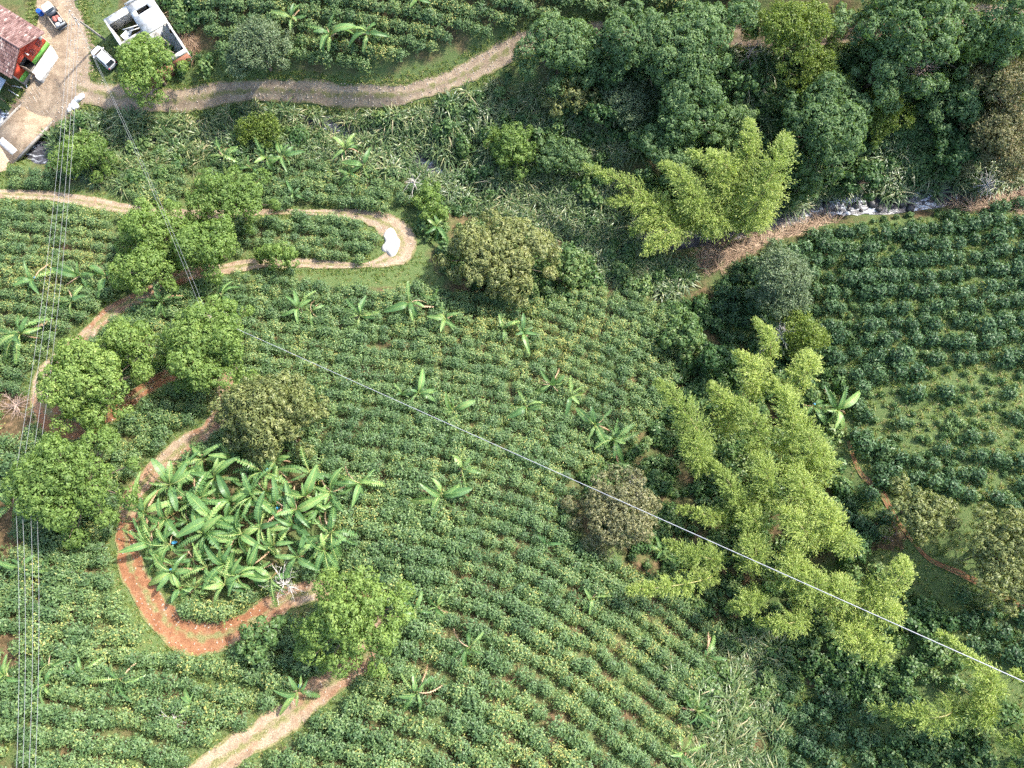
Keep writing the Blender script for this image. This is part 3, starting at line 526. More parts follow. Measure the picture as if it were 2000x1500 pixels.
x, y, z, u, v = scatter(UNDER, 1.05); m = beyond_roads(x, y, 1.0) & (dist_line(x, y, STREAM) > 2.4) & ~((vnoise(x, y, 5, 12) < .3) & (u > 1480) & (v > 1150)); x, y, z = x[m], y[m], z[m]
x3, y3, z3, u3, v3 = scatter(CANE, .30); m = (near_track(x3, y3) > 1.2) & ~inany(u3, v3, OPEN_WATER) & (vnoise(x3, y3, 6, 21) > .38); x, y, z = np.concatenate([x, x3[m]]), np.concatenate([y, y3[m]]), np.concatenate([z, z3[m] + .4])
x2, y2, z2, u2, v2 = scatter(YOUNG + [GROVE], .8); m = (near_track(x2, y2) > .4); x2, y2, z2 = x2[m], y2[m], z2[m]; nbig = len(x)
x, y, z = np.concatenate([x, x2]), np.concatenate([y, y2]), np.concatenate([z, z2])
gn_stuff('undergrowth', 'tangled leafy undergrowth in the gully and on the wooded bank', 'undergrowth', np.stack([x, y, z], 1), euler(len(x), .2), np.where(np.arange(len(x)) < nbig, rng.uniform(.6, 1.35, len(x)), rng.uniform(.3, .65, len(x))), rng.integers(0, 6, len(x)), under_meshes)
grass_meshes = [tuft_mesh('grass_tuft', M['grass'], 26, .42, .035, (.4, 1.4), .4) for _ in range(4)]
x, y, z, u, v = scatter(GRASSY, 3.6); m = beyond_roads(x, y, .05) & (dist_line(x, y, STREAM) > 2.2); A1 = (x[m], y[m], z[m])
qs = []
for Lw in (LL, RL, YL):
    for sgn in (-1, 1):
        q = Lw[rng.integers(0, len(Lw), 1500)]; k = rng.integers(0, len(Lw) - 1, 1500); q = Lw[k]; d = Lw[k + 1, :2] - q[:, :2]; d /= np.linalg.norm(d, axis=1, keepdims=True)
        off = sgn * (q[:, 2] / 2 * 1.02 + np.abs(rng.normal(0, .55, 1500))); qs.append(np.stack([q[:, 0] - d[:, 1] * off, q[:, 1] + d[:, 0] * off], 1))
q = np.concatenate(qs); q = q[near_track(q[:, 0], q[:, 1]) > -.05]; x = np.concatenate([A1[0], q[:, 0]]); y = np.concatenate([A1[1], q[:, 1]]); z = h(x, y)
gs = rng.uniform(.5, 1.3, len(x)) * np.where(inany(*proj(x, y, z), YOUNG), 1.5, 1.0)
gn_stuff('grass', 'pale green and yellowing grass on verges and between bushes', 'grass', np.stack([x, y, z], 1), euler(len(x), .15), gs, rng.integers(0, 4, len(x)), grass_meshes)
mb = MB(); mb.loft([[(t_, .4 * r_ * math.cos(q), .3 * r_ * math.sin(q)) for q in np.linspace(0, 6.283, 6, endpoint=False)] for t_, r_ in ((-.5, .4), (-.2, .95), (.2, 1.0), (.5, .45))]); peb = mb.mesh('stone', plain_mat('track stones', (.42, .36, .29), .9, var=.5, scale=.9, coord='Object'))
qs = []
for Lw in (LL, RL, YL):
    k = rng.integers(0, len(Lw) - 1, 1500); q = Lw[k]; d = Lw[k + 1, :2] - q[:, :2]; d /= np.linalg.norm(d, axis=1, keepdims=True); off = q[:, 2] / 2 * rng.uniform(-1, 1, 1500); qs.append(np.stack([q[:, 0] - d[:, 1] * off, q[:, 1] + d[:, 0] * off], 1))
q = np.concatenate(qs); gn_stuff('gravel', 'loose pale stones scattered on the dirt tracks', 'gravel', np.column_stack([q, h(q[:, 0], q[:, 1]) + .08]), euler(len(q), .3), rng.uniform(.05, .2, len(q)), np.zeros(len(q), int), [peb])
straw_meshes = [tuft_mesh('stalk_bundle', M['straw'], 30, 1.9, .06, (-.02, .28), .05, True) for _ in range(4)]
STRAW = [[(1360,490),(1420,470),(1560,440),(1640,415),(1640,432),(1500,480),(1400,530),(1370,530)],[(1850,380),(1900,372),(2160,350),(2160,425),(1950,415),(1880,405)],[(1580,418),(1640,410),(1640,428),(1590,432)],[(335,-20),(370,0),(392,100),(372,110),(345,40)],[(820,330),(850,350),(840,380),(815,370)]]
x, y, z, u, v = scatter(STRAW, 2.6); e_ = euler(len(x), .1)
gn_stuff('dry_stalks', 'flattened dry tan cane stalks along the stream bank', 'stalks', np.stack([x, y, z + .12], 1), e_, rng.uniform(.6, 1.1, len(x)), rng.integers(0, 4, len(x)), straw_meshes)

# ------------------------------------------------------------------ trees
STYLE = {  # puff spacing, leaves per puff, leaf length, width, radius of a puff, leaves laid on the puff?
 'puffy': (.66, 26, .30, .15, .40, True), 'puffyblue': (.72, 28, .32, .16, .44, True), 'olive': (.60, 22, .38, .12, .34, True), 'brown': (.52, 18, .28, .11, .30, True),
 'grey': (.42, 14, .28, .11, .36, False), 'lime': (.44, 14, .28, .12, .38, False), 'rust': (.5, 13, .30, .13, .38, False), 'shrub': (.6, 20, .36, .19, .34, True)}
TREE_MAT = {k: k for k in STYLE}
def tree(name, label, u, v, rx, ry, height, style, cat='tree', group=None, gap=1.0, lean=0.0):
    """A tree whose crown centre is seen at u, v with half-axes rx, ry in photo pixels."""
    hc = height * .68; x, y, z = P1(u, v, hc); s = FPX / (CAM_Z - z - hc); ax, ay, az = rx / s, ry / s, height * .34
    root = link(name, None, None, (x, y, z)); root.empty_display_size = .3; tag(root, label, cat, group)
    cs, npc, ll, lw, sp, ros = STYLE[style]; r0 = min(ax, ay, 2.6 + .25 * min(ax, ay))
    nl = int(np.clip(6 + ax * ay * 1.3, 7, 46)); lob = []
    k = np.arange(nl); th = k * 2.39996 + rng.uniform(0, 6.28); q = np.sqrt((k + .35) / nl) * .95 * (1 + .16 * np.sin(2 * th + rng.uniform(0, 6)) + .16 * np.sin(3 * th + rng.uniform(0, 6)) + .08 * np.sin(7 * th))
    for i in range(nl):
        lr = r0 * rng.uniform(.20, .46) * (1.1 - .3 * q[i]) * (1.0 if nl > 7 else 1.25)
        lx = max(ax - lr * .75, .1); ly = max(ay - lr * .75, .1)
        px, py = lx * q[i] * math.cos(th[i]) * rng.uniform(.85, 1.12), ly * q[i] * math.sin(th[i]) * rng.uniform(.85, 1.12)
        e2 = min((px / ax) ** 2 + (py / ay) ** 2, .98)
        lob.append((px, py, hc + az * (math.sqrt(1 - e2) * 1.0 - .45) + rng.uniform(-.75, .6) * lr, lr))
    if nl > 9:
        lob = [l for l in lob if rng.random() > .12]
        for _ in range(int(nl * .22)):
            a_ = rng.uniform(0, 6.283); k_ = rng.uniform(.88, 1.1); lob.append((ax * k_ * math.cos(a_), ay * k_ * math.sin(a_), hc - az * rng.uniform(.2, .75), r0 * rng.uniform(.13, .24)))
    lob = np.array(lob); mb = MB(); allp = []; alln = []
    for i, (a, b, c, lr) in enumerate(lob):
        m = max(5, int(4 * math.pi * lr ** 2 * .72 / cs ** 2)); d = unit(m, .55); p = np.array([a, b, c]) + d * lr * rng.uniform(.78, 1.06, m)[:, None] * np.array([1, 1, .8])
        o = np.delete(lob, i, 0); ins = (np.linalg.norm((p[:, None] - o[None, :, :3]) / np.array([1, 1, .8]), axis=2) < o[:, 3] * .80).any(1)
        p, d = p[~ins], d[~ins]; allp.append(p); alln.append(d)
    for (a, b, c, lr) in lob:
        m = max(3, int(4.2 * lr ** 3 * .5 / cs ** 3 * .55)); d = unit(m, .3); allp.append(np.array([a, b, c - .15 * lr]) + d * lr * rng.uniform(.2, .7, m)[:, None]); alln.append(d)
    p = np.concatenate(allp); d = np.concatenate(alln)
    if gap < 1.0: kk = rng.random(len(p)) < gap; p, d = p[kk], d[kk]
    npp = len(p); c = np.repeat(p, npc, 0); nn = np.repeat(d, npc, 0); k = len(c); pr = np.repeat(rng.uniform(.75, 1.25, npp) * sp, npc)
    ct = np.repeat(rng.normal(.5, .10, npp), npc)
    if ros:
        o = unit(k); fl = np.sum(o * nn, 1) < -.15; o[fl] *= -1; c = c + o * pr[:, None]
        D = unit(k); D -= np.sum(D * o, 1)[:, None] * o * .75; D[:, 2] -= .25; Nn = o + unit(k) * .25 + np.array([0, 0, .25]); c = c - D * ll * .35
    else:
        c = c + unit(k) * (pr * rng.random(k) ** .5)[:, None]; D = unit(k) + nn * .5; Nn = nn + unit(k) * .7 + np.array([0, 0, .5])
    mb.leaves(c, D, Nn, ll * rng.uniform(.65, 1.2, k), lw * rng.uniform(.75, 1.25, k), np.clip(ct + rng.uniform(-.17, .17, k), 0, 1))
    link('crown', mb.mesh('crown', M[style]), root)
    tb = MB(); tr = max(.07, .028 * height); top = np.array([0, 0, height * .42])
    tb.tube([(0, 0, -.4), (rng.uniform(-.1, .1), rng.uniform(-.1, .1), height * .2), tuple(top)], [tr * 1.35, tr, tr * .85], 7)
    for (a, b, c, lr) in lob:
        mid = top * .5 + np.array([a, b, c]) * .5 + np.array([0, 0, -.25]); st = top * rng.uniform(.7, 1.0)
        tb.tube([st, mid, (a, b, c + lr * .45)], [tr * .5, tr * .3, tr * .1], 4, cap=False)
    link('trunk', tb.mesh('trunk', M['bark']), root); return root

TREES = [
 ('broadleaf_tree','bright green round tree growing in front of the roofless white building',290,130,64,64,6.5,'puffy'),
 ('broadleaf_tree','round green tree just above the lower track, topmost of the left tree group',450,388,86,62,8,'puffy'),
 ('broadleaf_tree','green tree touching the lower track, crossed by the double power cable',305,448,78,60,8,'puffy'),
 ('broadleaf_tree','spreading green tree between the cable crossed tree and the small loop tree',408,482,72,58,8,'puffy'),
 ('broadleaf_tree','green tree hanging down over banana plants below the cable crossed tree',285,530,62,52,7.5,'puffy'),
 ('small_tree','small bright green tree beside the pale track inside the hairpin loop',550,500,50,30,4.2,'puffy'),
 ('broadleaf_tree','large green tree overhanging the outer edge of the red hairpin bend',178,745,96,92,9,'puffy'),
 ('broadleaf_tree','pale green tree behind the large tree on the red hairpin',262,668,78,48,7.5,'puffy'),
 ('broadleaf_tree','large green tree standing above the reddish hairpin next to the olive tree',415,682,96,92,9.5,'puffy'),
 ('broadleaf_tree','big round yellow green tree beside the thin power wires on the left edge',135,948,102,104,10,'puffy'),
 ('olive_tree','olive coloured tree with pale clumps at the top of the banana grove',522,808,98,88,8,'olive'),
 ('broadleaf_tree','big round green tree hiding the track below the banana grove',685,1212,104,102,10,'puffy'),
 ('olive_tree','large dome shaped olive tree at the end of the pale hairpin loop',978,500,108,86,8.5,'olive'),
 ('small_tree','small dark green round tree tucked against the large dome shaped olive tree',1105,522,42,40,4.5,'shrub'),
 ('brown_tree','brownish olive tree with dry leaf tips, crossed by the long cable',1203,992,80,92,7.5,'brown'),
 ('grey_tree','grey green willow-like tree at the corner of the dark coffee slope',1525,552,62,76,8,'grey'),
 ('grey_tree','greyish fine leaved tree beside the road below the far coffee field',505,97,64,62,7,'grey'),
 ('small_tree','slim pale green young tree behind a banana at the loop end',842,392,32,46,4.5,'puffy'),
 ('small_tree','pale yellowish bushy tree amid the cane above the banana row',512,248,52,36,4,'lime'),
 ('broadleaf_tree','blue green tree partly covering the gravel road, first of the roadside trees',1092,92,72,64,7.5,'puffyblue'),
 ('broadleaf_tree','blue green roadside tree, second along the wooded road',1228,75,72,62,8,'puffyblue'),
 ('broadleaf_tree','wide blue green roadside tree, third along the wooded road',1345,88,86,72,8.5,'puffyblue'),
 ('broadleaf_tree','tall blue green tree on the bank below the third roadside tree',1345,200,66,78,9,'puffyblue'),
 ('broadleaf_tree','leafy blue green tree directly above the upper bamboo clump',1305,290,58,56,7.5,'puffyblue'),
 ('small_tree','small round green tree on the far side of the wooded road',1440,30,46,38,5,'puffyblue'),
 ('fine_leaved_tree','yellow green fine leaved tree spreading over the wooded road',1552,62,82,58,8,'lime'),
 ('small_tree','small green tree between the yellow green tree and the big dark trees',1648,48,36,34,5,'puffyblue'),
 ('fine_leaved_tree','sparse yellowish tree with bare twigs on the wooded bank',1602,150,62,44,7,'lime'),
 ('broadleaf_tree','tall pale blue green tree standing on the bank right of the upper bamboo',1612,240,74,102,10,'puffyblue'),
 ('broadleaf_tree','biggest dark green tree on the far wooded bank',1805,62,118,92,10,'puffyblue'),
 ('broadleaf_tree','narrow green tree hanging down left of the biggest wooded bank tree',1722,140,44,72,8,'puffyblue'),
 ('broadleaf_tree','lighter green tree beside the biggest wooded bank tree',1912,82,50,44,7,'puffy'),
 ('broadleaf_tree','dark green tree in the far corner of the wooded bank',1972,45,66,66,9,'puffyblue'),
 ('olive_tree','brown tinged olive tree on the wooded bank near the photo edge',1958,165,58,56,7,'rust'),
 ('rusty_tree','tree with rusty orange leaves above the rapids',1952,268,62,82,7,'rust'),
 ('olive_tree','yellowish olive tree beside the narrow red footpath',1800,1005,66,62,6,'olive'),
 ('olive_tree','largest yellowish olive tree on the shaded slope, below the footpath olive tree',1955,1085,78,96,7,'olive'),
 ('fine_leaved_tree','lime green tree with bare twigs at the top of the gully bamboo',1565,652,56,48,6.5,'lime'),
 ('small_tree','rounded bright green bush tree amid the cane by the stream bend',1005,288,46,42,4.5,'puffy'),
 ('small_tree','feathery light green tree at the stream beside the bridge',155,302,58,46,5,'puffy'),
 ('small_tree','leafy green tree on the stream bank behind the dry stalks',1455,418,44,40,5,'puffyblue'),
 ('small_tree','green rounded shrub tree in the dark gap right of the gully bamboo',1665,1068,32,40,4.5,'shrub'),
 ('small_tree','dark green shrub tree between the track and the big round tree',505,1245,48,40,4,'shrub'),
 ('small_tree','leafy green tree leaning over the rapids from the far bank',1690,348,46,34,5,'shrub'),
 ('small_tree','pink tipped shrubby tree in the middle of the cane bank',1125,185,52,44,4,'olive'),
 ('small_tree','pink tipped shrubby tree left of the tall bank tree',1225,200,50,52,4.5,'grey'),
 ('small_tree','dark green shrub tree in the gully beside the hill rows',1330,655,46,44,4.5,'shrub'),
 ('small_tree','dark green shrub tree at the head of the gully bamboo',1395,705,44,40,4.5,'shrub'),
]
TREES += [
 ('small_tree','green shrub tree below the first roadside tree on the cane bank',1165,140,48,42,4.5,'puffyblue'),
 ('small_tree','dark green shrub tree in the shady gap beside the sparse yellowish tree',1440,150,52,46,4.5,'shrub'),
 ('small_tree','shrub tree on the bank between the tall bank tree and slender bamboo',1425,225,46,40,4.5,'puffyblue'),
 ('small_tree','bright green shrub tree in the hollow below the narrow hanging tree',1725,225,52,46,4,'lime'),
 ('small_tree','mid green tree below the lighter tree on the wooded bank',1865,200,54,48,5,'puffyblue'),
 ('small_tree','leafy shrub tree between the rusty tree and the rapids cane',1870,290,48,46,4.5,'shrub'),
 ('small_tree','shrub tree above the pink tipped tree beside the gravel road',1185,215,40,40,4,'shrub'),
 ('small_tree','rounded green shrub tree on the cane slope right of the stream bend',1100,310,50,42,4,'puffyblue'),
 ('small_tree','green shrub tree leaning from the bank right of the widest bamboo',1570,345,44,44,4.5,'puffyblue')]
TREES = [(*t[:4], t[4] * 1.12, t[5] * 1.12, t[6] * .86, t[7]) if (t[3] < 320 and t[2] > 1000) else t for t in TREES]
for t in TREES: tree(t[0], t[1], *t[2:8], gap=.5 if ('sparse' in t[1] or 'pink' in t[1]) else 1.0)

def dead_branches(name, label, u, v, size, dz, n=26, mat='palebark', flatz=.5, cat='dead tree', rad=.045, emin=.1):
    x, y, z = P1(u, v, dz); root = link(name, None, None, (x, y, z)); tag(root, label, cat)
    tb = MB(); tb.tube([(0, 0, -.4), (0.05, 0, dz * .5), (0, 0, dz)], [.14, .11, .08], 6); link('trunk', tb.mesh('trunk', M[mat]), root)
    mb = MB()
    for k in range(n):
        th = k * 2.4; e = rng.uniform(emin, 1.25); L = size * rng.uniform(.55, 1.1); d = np.array([math.cos(th) * math.cos(e), math.sin(th) * math.cos(e), math.sin(e) * flatz]); p = [np.array([0, 0, dz * rng.uniform(.6, 1.0)])]
        for q in range(4): d = d + rng.normal(0, .28, 3); d /= np.linalg.norm(d); p.append(p[-1] + d * L / 4)
        mb.tube(p, np.linspace(rad, rad * .35, 5), 4, cap=False)
        for w in (2, 3):
            d2 = d + rng.normal(0, .7, 3); d2 /= np.linalg.norm(d2); mb.tube([p[w], p[w] + d2 * L * .2, p[w] + (d2 + rng.normal(0, .3, 3)) * L * .36], [rad * .5, rad * .4, rad * .25], 3, cap=False)
    link('bare_branches', mb.mesh('bare_branches', M[mat]), root)
dead_branches('dead_tree', 'tangle of bare white branches against the brownish tree by the cable', 1240, 962, 1.7, 6.2, 40, rad=.035)
dead_branches('dead_tree', 'bare grey branched tree standing over the dry stalks at the rapids', 1930, 358, 2.2, 2.6, 34)
dead_branches('dead_tree', 'slim leafless whitish tree beside the dark pool above the hairpin loop', 806, 352, 2.2, 4.6, 14, flatz=1.0, rad=.032, emin=.6)
dead_branches('dead_tree', 'leafless twigs over the wooded road beside the yellow green tree', 1470, 95, 2.0, 4.5, 14, 'pinkbrush', rad=.025)
dead_branches('dead_tree', 'dry pale branches sticking out over the track from the banana grove', 553, 1142, 2.2, 1.6, 22, flatz=.3)
dead_branches('dead_tree', 'bare twigs inside the lime green tree at the bamboo top', 1530, 655, 2.6, 5.2, 20)
dead_branches('dead_tree', 'fallen leafless pale sapling among coffee bushes near the wires', 335, 1405, 1.7, 1.6, 9, flatz=.25, rad=.025)
dead_branches('brushwood_pile', 'pinkish heap of cut dry branches by the left edge', 30, 792, 2.0, .5, 40, 'pinkbrush', .18, 'brush pile', .03)
dead_branches('brushwood_pile', 'rust coloured dry brush heap under the footpath on the shaded slope', 1735, 1040, 1.2, .3, 26, 'pinkbrush', .2, 'brush pile', .03)
dead_branches('flowering_tree', 'thin tree with bare stems and coral tipped twigs on the wooded bank', 1812, 128, 2.4, 5.0, 26, 'pinkbrush', .7, 'tree', .05)

# ------------------------------------------------------------------ bamboo
def bamboo(label, A_, B_, height, width, group, dens=1.0):
    """One arching bamboo stem rooted at photo pixel A_ whose tip hangs at photo pixel B_."""
    a = P1(*A_); ht = height * .72; bx, by, bz = P1(*B_, ht); b = np.array([bx, by, bz + ht]); root = link('bamboo_stem', None, None, tuple(a)); tag(root, label, 'bamboo', group)
    e = b - a; c1 = np.array([e[0] * .10, e[1] * .10, height * .75]); c2 = np.array([e[0] * .5, e[1] * .5, height * 1.22]); t = np.linspace(0, 1, 26)[:, None]
    p = 3 * t * (1 - t) ** 2 * c1 + 3 * t ** 2 * (1 - t) * c2 + t ** 3 * e
    mb = MB(); mb.tube(p, np.linspace(.10, .02, 26), 6); link('culm', mb.mesh('culm', M['culm']), root)
    n = int(250 * dens * height / 12); tt = .22 + .78 * rng.random(n) ** .85; tt = np.sort(tt); i = tt * 25; k = np.minimum(i.astype(int), 24); f = (i - k)[:, None]; pp = p[k] * (1 - f) + p[k + 1] * f
    tan = p[k + 1] - p[k]; tan /= np.linalg.norm(tan, axis=1, keepdims=True)
    d = unit(n); d -= np.sum(d * tan, 1)[:, None] * tan * .85; d /= np.linalg.norm(d, axis=1, keepdims=True); d = d * 1.0 + tan * .55; d[:, 2] = d[:, 2] * .7 + .12
    prof = np.clip(np.minimum((tt - .12) / .25, (1.06 - tt) / .5), .18, 1.0) ** .8; L = width * .9 * prof * rng.uniform(.65, 1.15, n)
    m = 21; s_ = np.linspace(.12, 1, m); C = []; Dv = []; ct = []
    for q in range(m):
        pos = pp + d * (L * s_[q])[:, None]; pos[:, 2] -= .32 * L * s_[q] ** 2; C.append(pos + rng.normal(0, .10, (n, 3)))
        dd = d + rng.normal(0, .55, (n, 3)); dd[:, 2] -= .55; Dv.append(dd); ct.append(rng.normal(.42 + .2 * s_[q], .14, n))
    C = np.concatenate(C); Dv = np.concatenate(Dv); ct = np.concatenate(ct); Nn = rng.normal(0, .45, C.shape) + np.array([0, 0, 1.0])
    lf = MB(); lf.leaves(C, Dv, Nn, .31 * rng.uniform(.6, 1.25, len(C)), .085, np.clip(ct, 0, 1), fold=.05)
    tw = MB()
    for q in range(0, n, 5):
        tw.tube([pp[q], pp[q] + d[q] * L[q] * .5 - np.array([0, 0, .08 * L[q]]), pp[q] + d[q] * L[q] * .95 - np.array([0, 0, .29 * L[q]])], [.012, .01, .006], 3, cap=False)
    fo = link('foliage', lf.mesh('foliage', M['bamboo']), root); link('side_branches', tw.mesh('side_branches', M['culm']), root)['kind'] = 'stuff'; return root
G1, G2 = 'bamboo stems by the stream', 'bamboo stems in the gully'
for (A_, B_, hh, w, lab) in [
 ((1330,470),(1140,325),9,1.5,'bamboo plume with the narrow tip reaching farthest into the cane'),
 ((1325,455),(1190,395),9,2.0,'drooping bamboo plume just below the narrow reaching tip'),
 ((1365,480),(1295,322),11,2.0,'upright bamboo plume in the centre of the stream clump, with bluish shoots at its tip'),
 ((1345,470),(1340,385),11,2.2,'broad middle bamboo plume of the stream clump'),
 ((1410,490),(1535,268),13,2.7,'longest and widest bamboo plume leaning towards the pale blue green tree'),
 ((1420,480),(1500,345),12,2.5,'bamboo plume just below the widest stream plume'),
 ((1400,440),(1463,238),12,1.7,'slender bamboo plume behind the widest stream plume'),
 ((1380,440),(1400,340),11,2.0,'short bamboo plume between the central and widest stream plumes'),
 ((1340,450),(1258,492),9,2.0,'bamboo plume drooping towards the dark cane below the stream clump'),
 ((1330,440),(1232,452),9,1.8,'bamboo plume hanging left in the lower part of the stream clump'),
 ((1390,450),(1378,460),10,2.0,'bamboo plume bulging at the front of the stream clump'),
 ((1420,450),(1490,430),9,2.2,'bamboo plume hanging over the dry stalks bank'),
 ((1430,420),(1350,300),12,1.8,'greener bamboo plume at the back of the stream clump')]:
    bamboo(lab, A_, B_, hh, w * 1.18, G1, 1.15)
for (A_, B_, hh, w, lab) in [
 ((1470,740),(1476,628),10,1.3,'thin pointed bamboo plume at the very top of the gully clump'),
 ((1450,790),(1440,690),11,2.0,'bamboo plume just below the thin pointed one'),
 ((1500,780),(1575,690),11,2.0,'bamboo plume touching the lime green tree'),
 ((1360,900),(1285,745),12,2.2,'separate bamboo plume nearest the coffee rows'),
 ((1350,930),(1325,830),11,1.9,'lower bamboo plume beside the one nearest the coffee rows'),
 ((1400,860),(1385,750),10,1.9,'dark green bamboo plume in the shade behind the row side plume'),
 ((1450,900),(1432,780),12,2.2,'tall central bamboo plume of the gully clump'),
 ((1500,900),(1510,745),12,2.4,'wide bright bamboo plume in the upper middle of the gully'),
 ((1530,930),(1545,810),12,2.4,'bright bamboo plume facing the banana on the shaded slope'),
 ((1540,950),(1600,865),10,2.0,'bamboo plume leaning to the footpath side of the gully'),
 ((1450,980),(1470,880),12,2.3,'bamboo plume in the dense middle of the gully clump'),
 ((1520,1000),(1530,900),12,2.3,'pale bamboo plume in the middle near the footpath side'),
 ((1420,1000),(1378,895),11,1.5,'narrow bamboo plume standing clear above the dark gap'),
 ((1420,1010),(1325,995),8,1.3,'short bamboo tip curling out over the dark gap'),
 ((1450,1030),(1440,990),10,2.0,'bamboo plume over the curling tip'),
 ((1540,1060),(1500,980),12,2.4,'full bamboo plume in the lower middle of the gully'),
 ((1560,1050),(1580,960),12,2.0,'bamboo plume above the drooping outer one'),
 ((1580,1030),(1640,1070),11,1.7,'drooping outer bamboo plume on the footpath side of the gully'),
 ((1400,1110),(1228,1152),9,1.7,'vivid yellow bamboo plume pointing left across the coffee rows'),
 ((1400,1090),(1300,1062),9,1.7,'bamboo plume above the vivid yellow left pointing one'),
 ((1430,1100),(1460,1040),10,2.2,'bamboo plume under the long cable in the mid gully'),
 ((1480,1130),(1540,1070),11,2.2,'pale bamboo plume just below the long cable'),
 ((1460,1140),(1425,1185),9,1.6,'brown tipped bamboo plume hanging down below the cable'),
 ((1530,1150),(1570,1110),11,2.2,'bamboo plume crossed by the cable in the lower gully'),
 ((1560,1160),(1640,1130),10,2.2,'spreading bamboo plume right of the cable crossing'),
 ((1640,1150),(1765,1092),10,2.0,'isolated lime bamboo plume pointing right towards the footpath'),
 ((1620,1160),(1745,1195),10,2.1,'bamboo plume below the isolated right pointing one'),
 ((1610,1180),(1715,1285),10,2.3,'big drooping bamboo plume hanging below the cable'),
 ((1600,1190),(1660,1250),10,2.1,'bamboo plume behind the big drooping one'),
 ((1550,1180),(1478,1215),9,1.7,'small bamboo plume above the cane in the gully'),
 ((1865,1340),(1835,1238),11,1.6,'upright bamboo plume topped at the cable near the lower edge'),
 ((1865,1340),(1868,1385),9,1.6,'bamboo plume drooping down below the one topped at the cable'),
 ((1830,1345),(1710,1385),9,2.1,'fern shaped bamboo plume over the big leaved ground cover'),
 ((2040,1400),(1975,1310),11,2.0,'yellowish bamboo plume at the right edge below the cable'),
 ((2040,1440),(1950,1440),11,2.4,'soft wide bamboo plume in the lower right corner'),
 ((2040,1500),(1975,1500),11,2.2,'lowest bamboo plume in the right corner')]:
    bamboo(lab, A_, B_, hh, w, G2)

# ------------------------------------------------------------------ banana plants
def banana_leaf(mat, droop, fray, curl, wid=.27, half=None):
    mb = MB(); k = 15; t = np.linspace(0, 1, k); x = t * (1 - .12 * droop * t); z = .16 * np.sin(t * 2.2) - droop * t ** 2.3
    w = wid * np.clip(np.sin(np.clip((t - .10) / .92, 0, 1) * math.pi) ** .55, .0, 1); w[0] = w[1] = .018
    for sgn in (-1, 1):
        for i in range(1, k - 1):
            dr = rng.uniform(0, fray); a = w[i] * rng.uniform(1 - fray * .6, 1.0); b = w[i + 1] * rng.uniform(1 - fray * .6, 1.0); sh = fray * .05
            V = [(x[i], 0, z[i]), (x[i + 1] - sh * .2, 0, z[i + 1]), (x[i + 1] + .03 - sh, sgn * b, z[i + 1] + curl * b - dr * b), (x[i] + .03 + sh, sgn * a, z[i] + curl * a - dr * a)]
            mb.add(V, [(0, 1, 2, 3) if sgn > 0 else (3, 2, 1, 0)], 0, np.array([.62, .62, .45, .45]) + rng.uniform(-.06, .06))
    c = np.stack([x, 0 * x, z + .006], 1); mb.tube(c[::2], np.linspace(.02, .006, len(c[::2])), 4, 0, .95, cap=False)
    return mb.mesh('banana_leaf', M[mat])
LEAF = [banana_leaf('banana', rng.uniform(.15, .85), f, rng.uniform(-.1, .35), rng.uniform(.125, .175)) for f in (.05, .15, .3, .45, .6, .75, .9)]
DEAD = [banana_leaf('bananadead', .9, .8, -.5, .08) for _ in range(3)]
stem_m = []
for _ in range(3):
    mb = MB(); mb.tube([(0, 0, -.3), (.02, .02, .5), (.05, -.02, 1.0)], [.13, .10, .06], 8); stem_m.append(smooth(mb.mesh('pseudostem', M['pseudostem'])))
mb = MB(); mb.loft([[(r * math.cos(a), r * math.sin(a), zz) for a in np.linspace(0, 6.283, 8, endpoint=False)] for zz, r in ((0, .05), (-.1, .14), (-.45, .16), (-.7, .1))]); bag_m = smooth(mb.mesh('fruit_bag', M['skybag']))
def banana(label, u, v, size=1.0, nleaf=9, dead=2, bag=False, group=None, az0=None):
    H = 2.1 * size; x, y, z = P1(u, v, H); root = link('banana_plant', None, None, (x, y, z), (rng.normal(0, .15), rng.normal(0, .15), rng.uniform(0, 6.28))); tag(root, label, 'banana plant', group)
    link('pseudostem', stem_m[rng.integers(3)], root, (0, 0, 0), None, (size * 1.1, size * 1.1, H))
    old = rng.random() < .45
    for k in range(nleaf):
        f = k / max(nleaf - 1, 1); el = .1 + .95 * f + rng.normal(0, .22); L = size * rng.uniform(1.6, 2.8) * (.8 + .25 * math.sin(f * 3.14))
        link('leaf', LEAF[int(np.clip(rng.integers(0, 5) + (2 if old else 0), 0, 6))], root, (0.02, 0, H * (.93 + .05 * f)), (rng.normal(0, .35), -el, k * 2.39996 + rng.normal(0, .5)), (L, L * rng.uniform(.75, 1.1), L))
    for k in range(dead):
        link('dead_leaf', DEAD[rng.integers(3)], root, (0, 0, H * .86), (rng.normal(0, .3), rng.uniform(-.55, .6), rng.uniform(0, 6.28)), (size * rng.uniform(1.5, 2.4),) * 3)
    if bag: link('fruit_bag', bag_m, root, (.35, 0, H * .95))
    return root
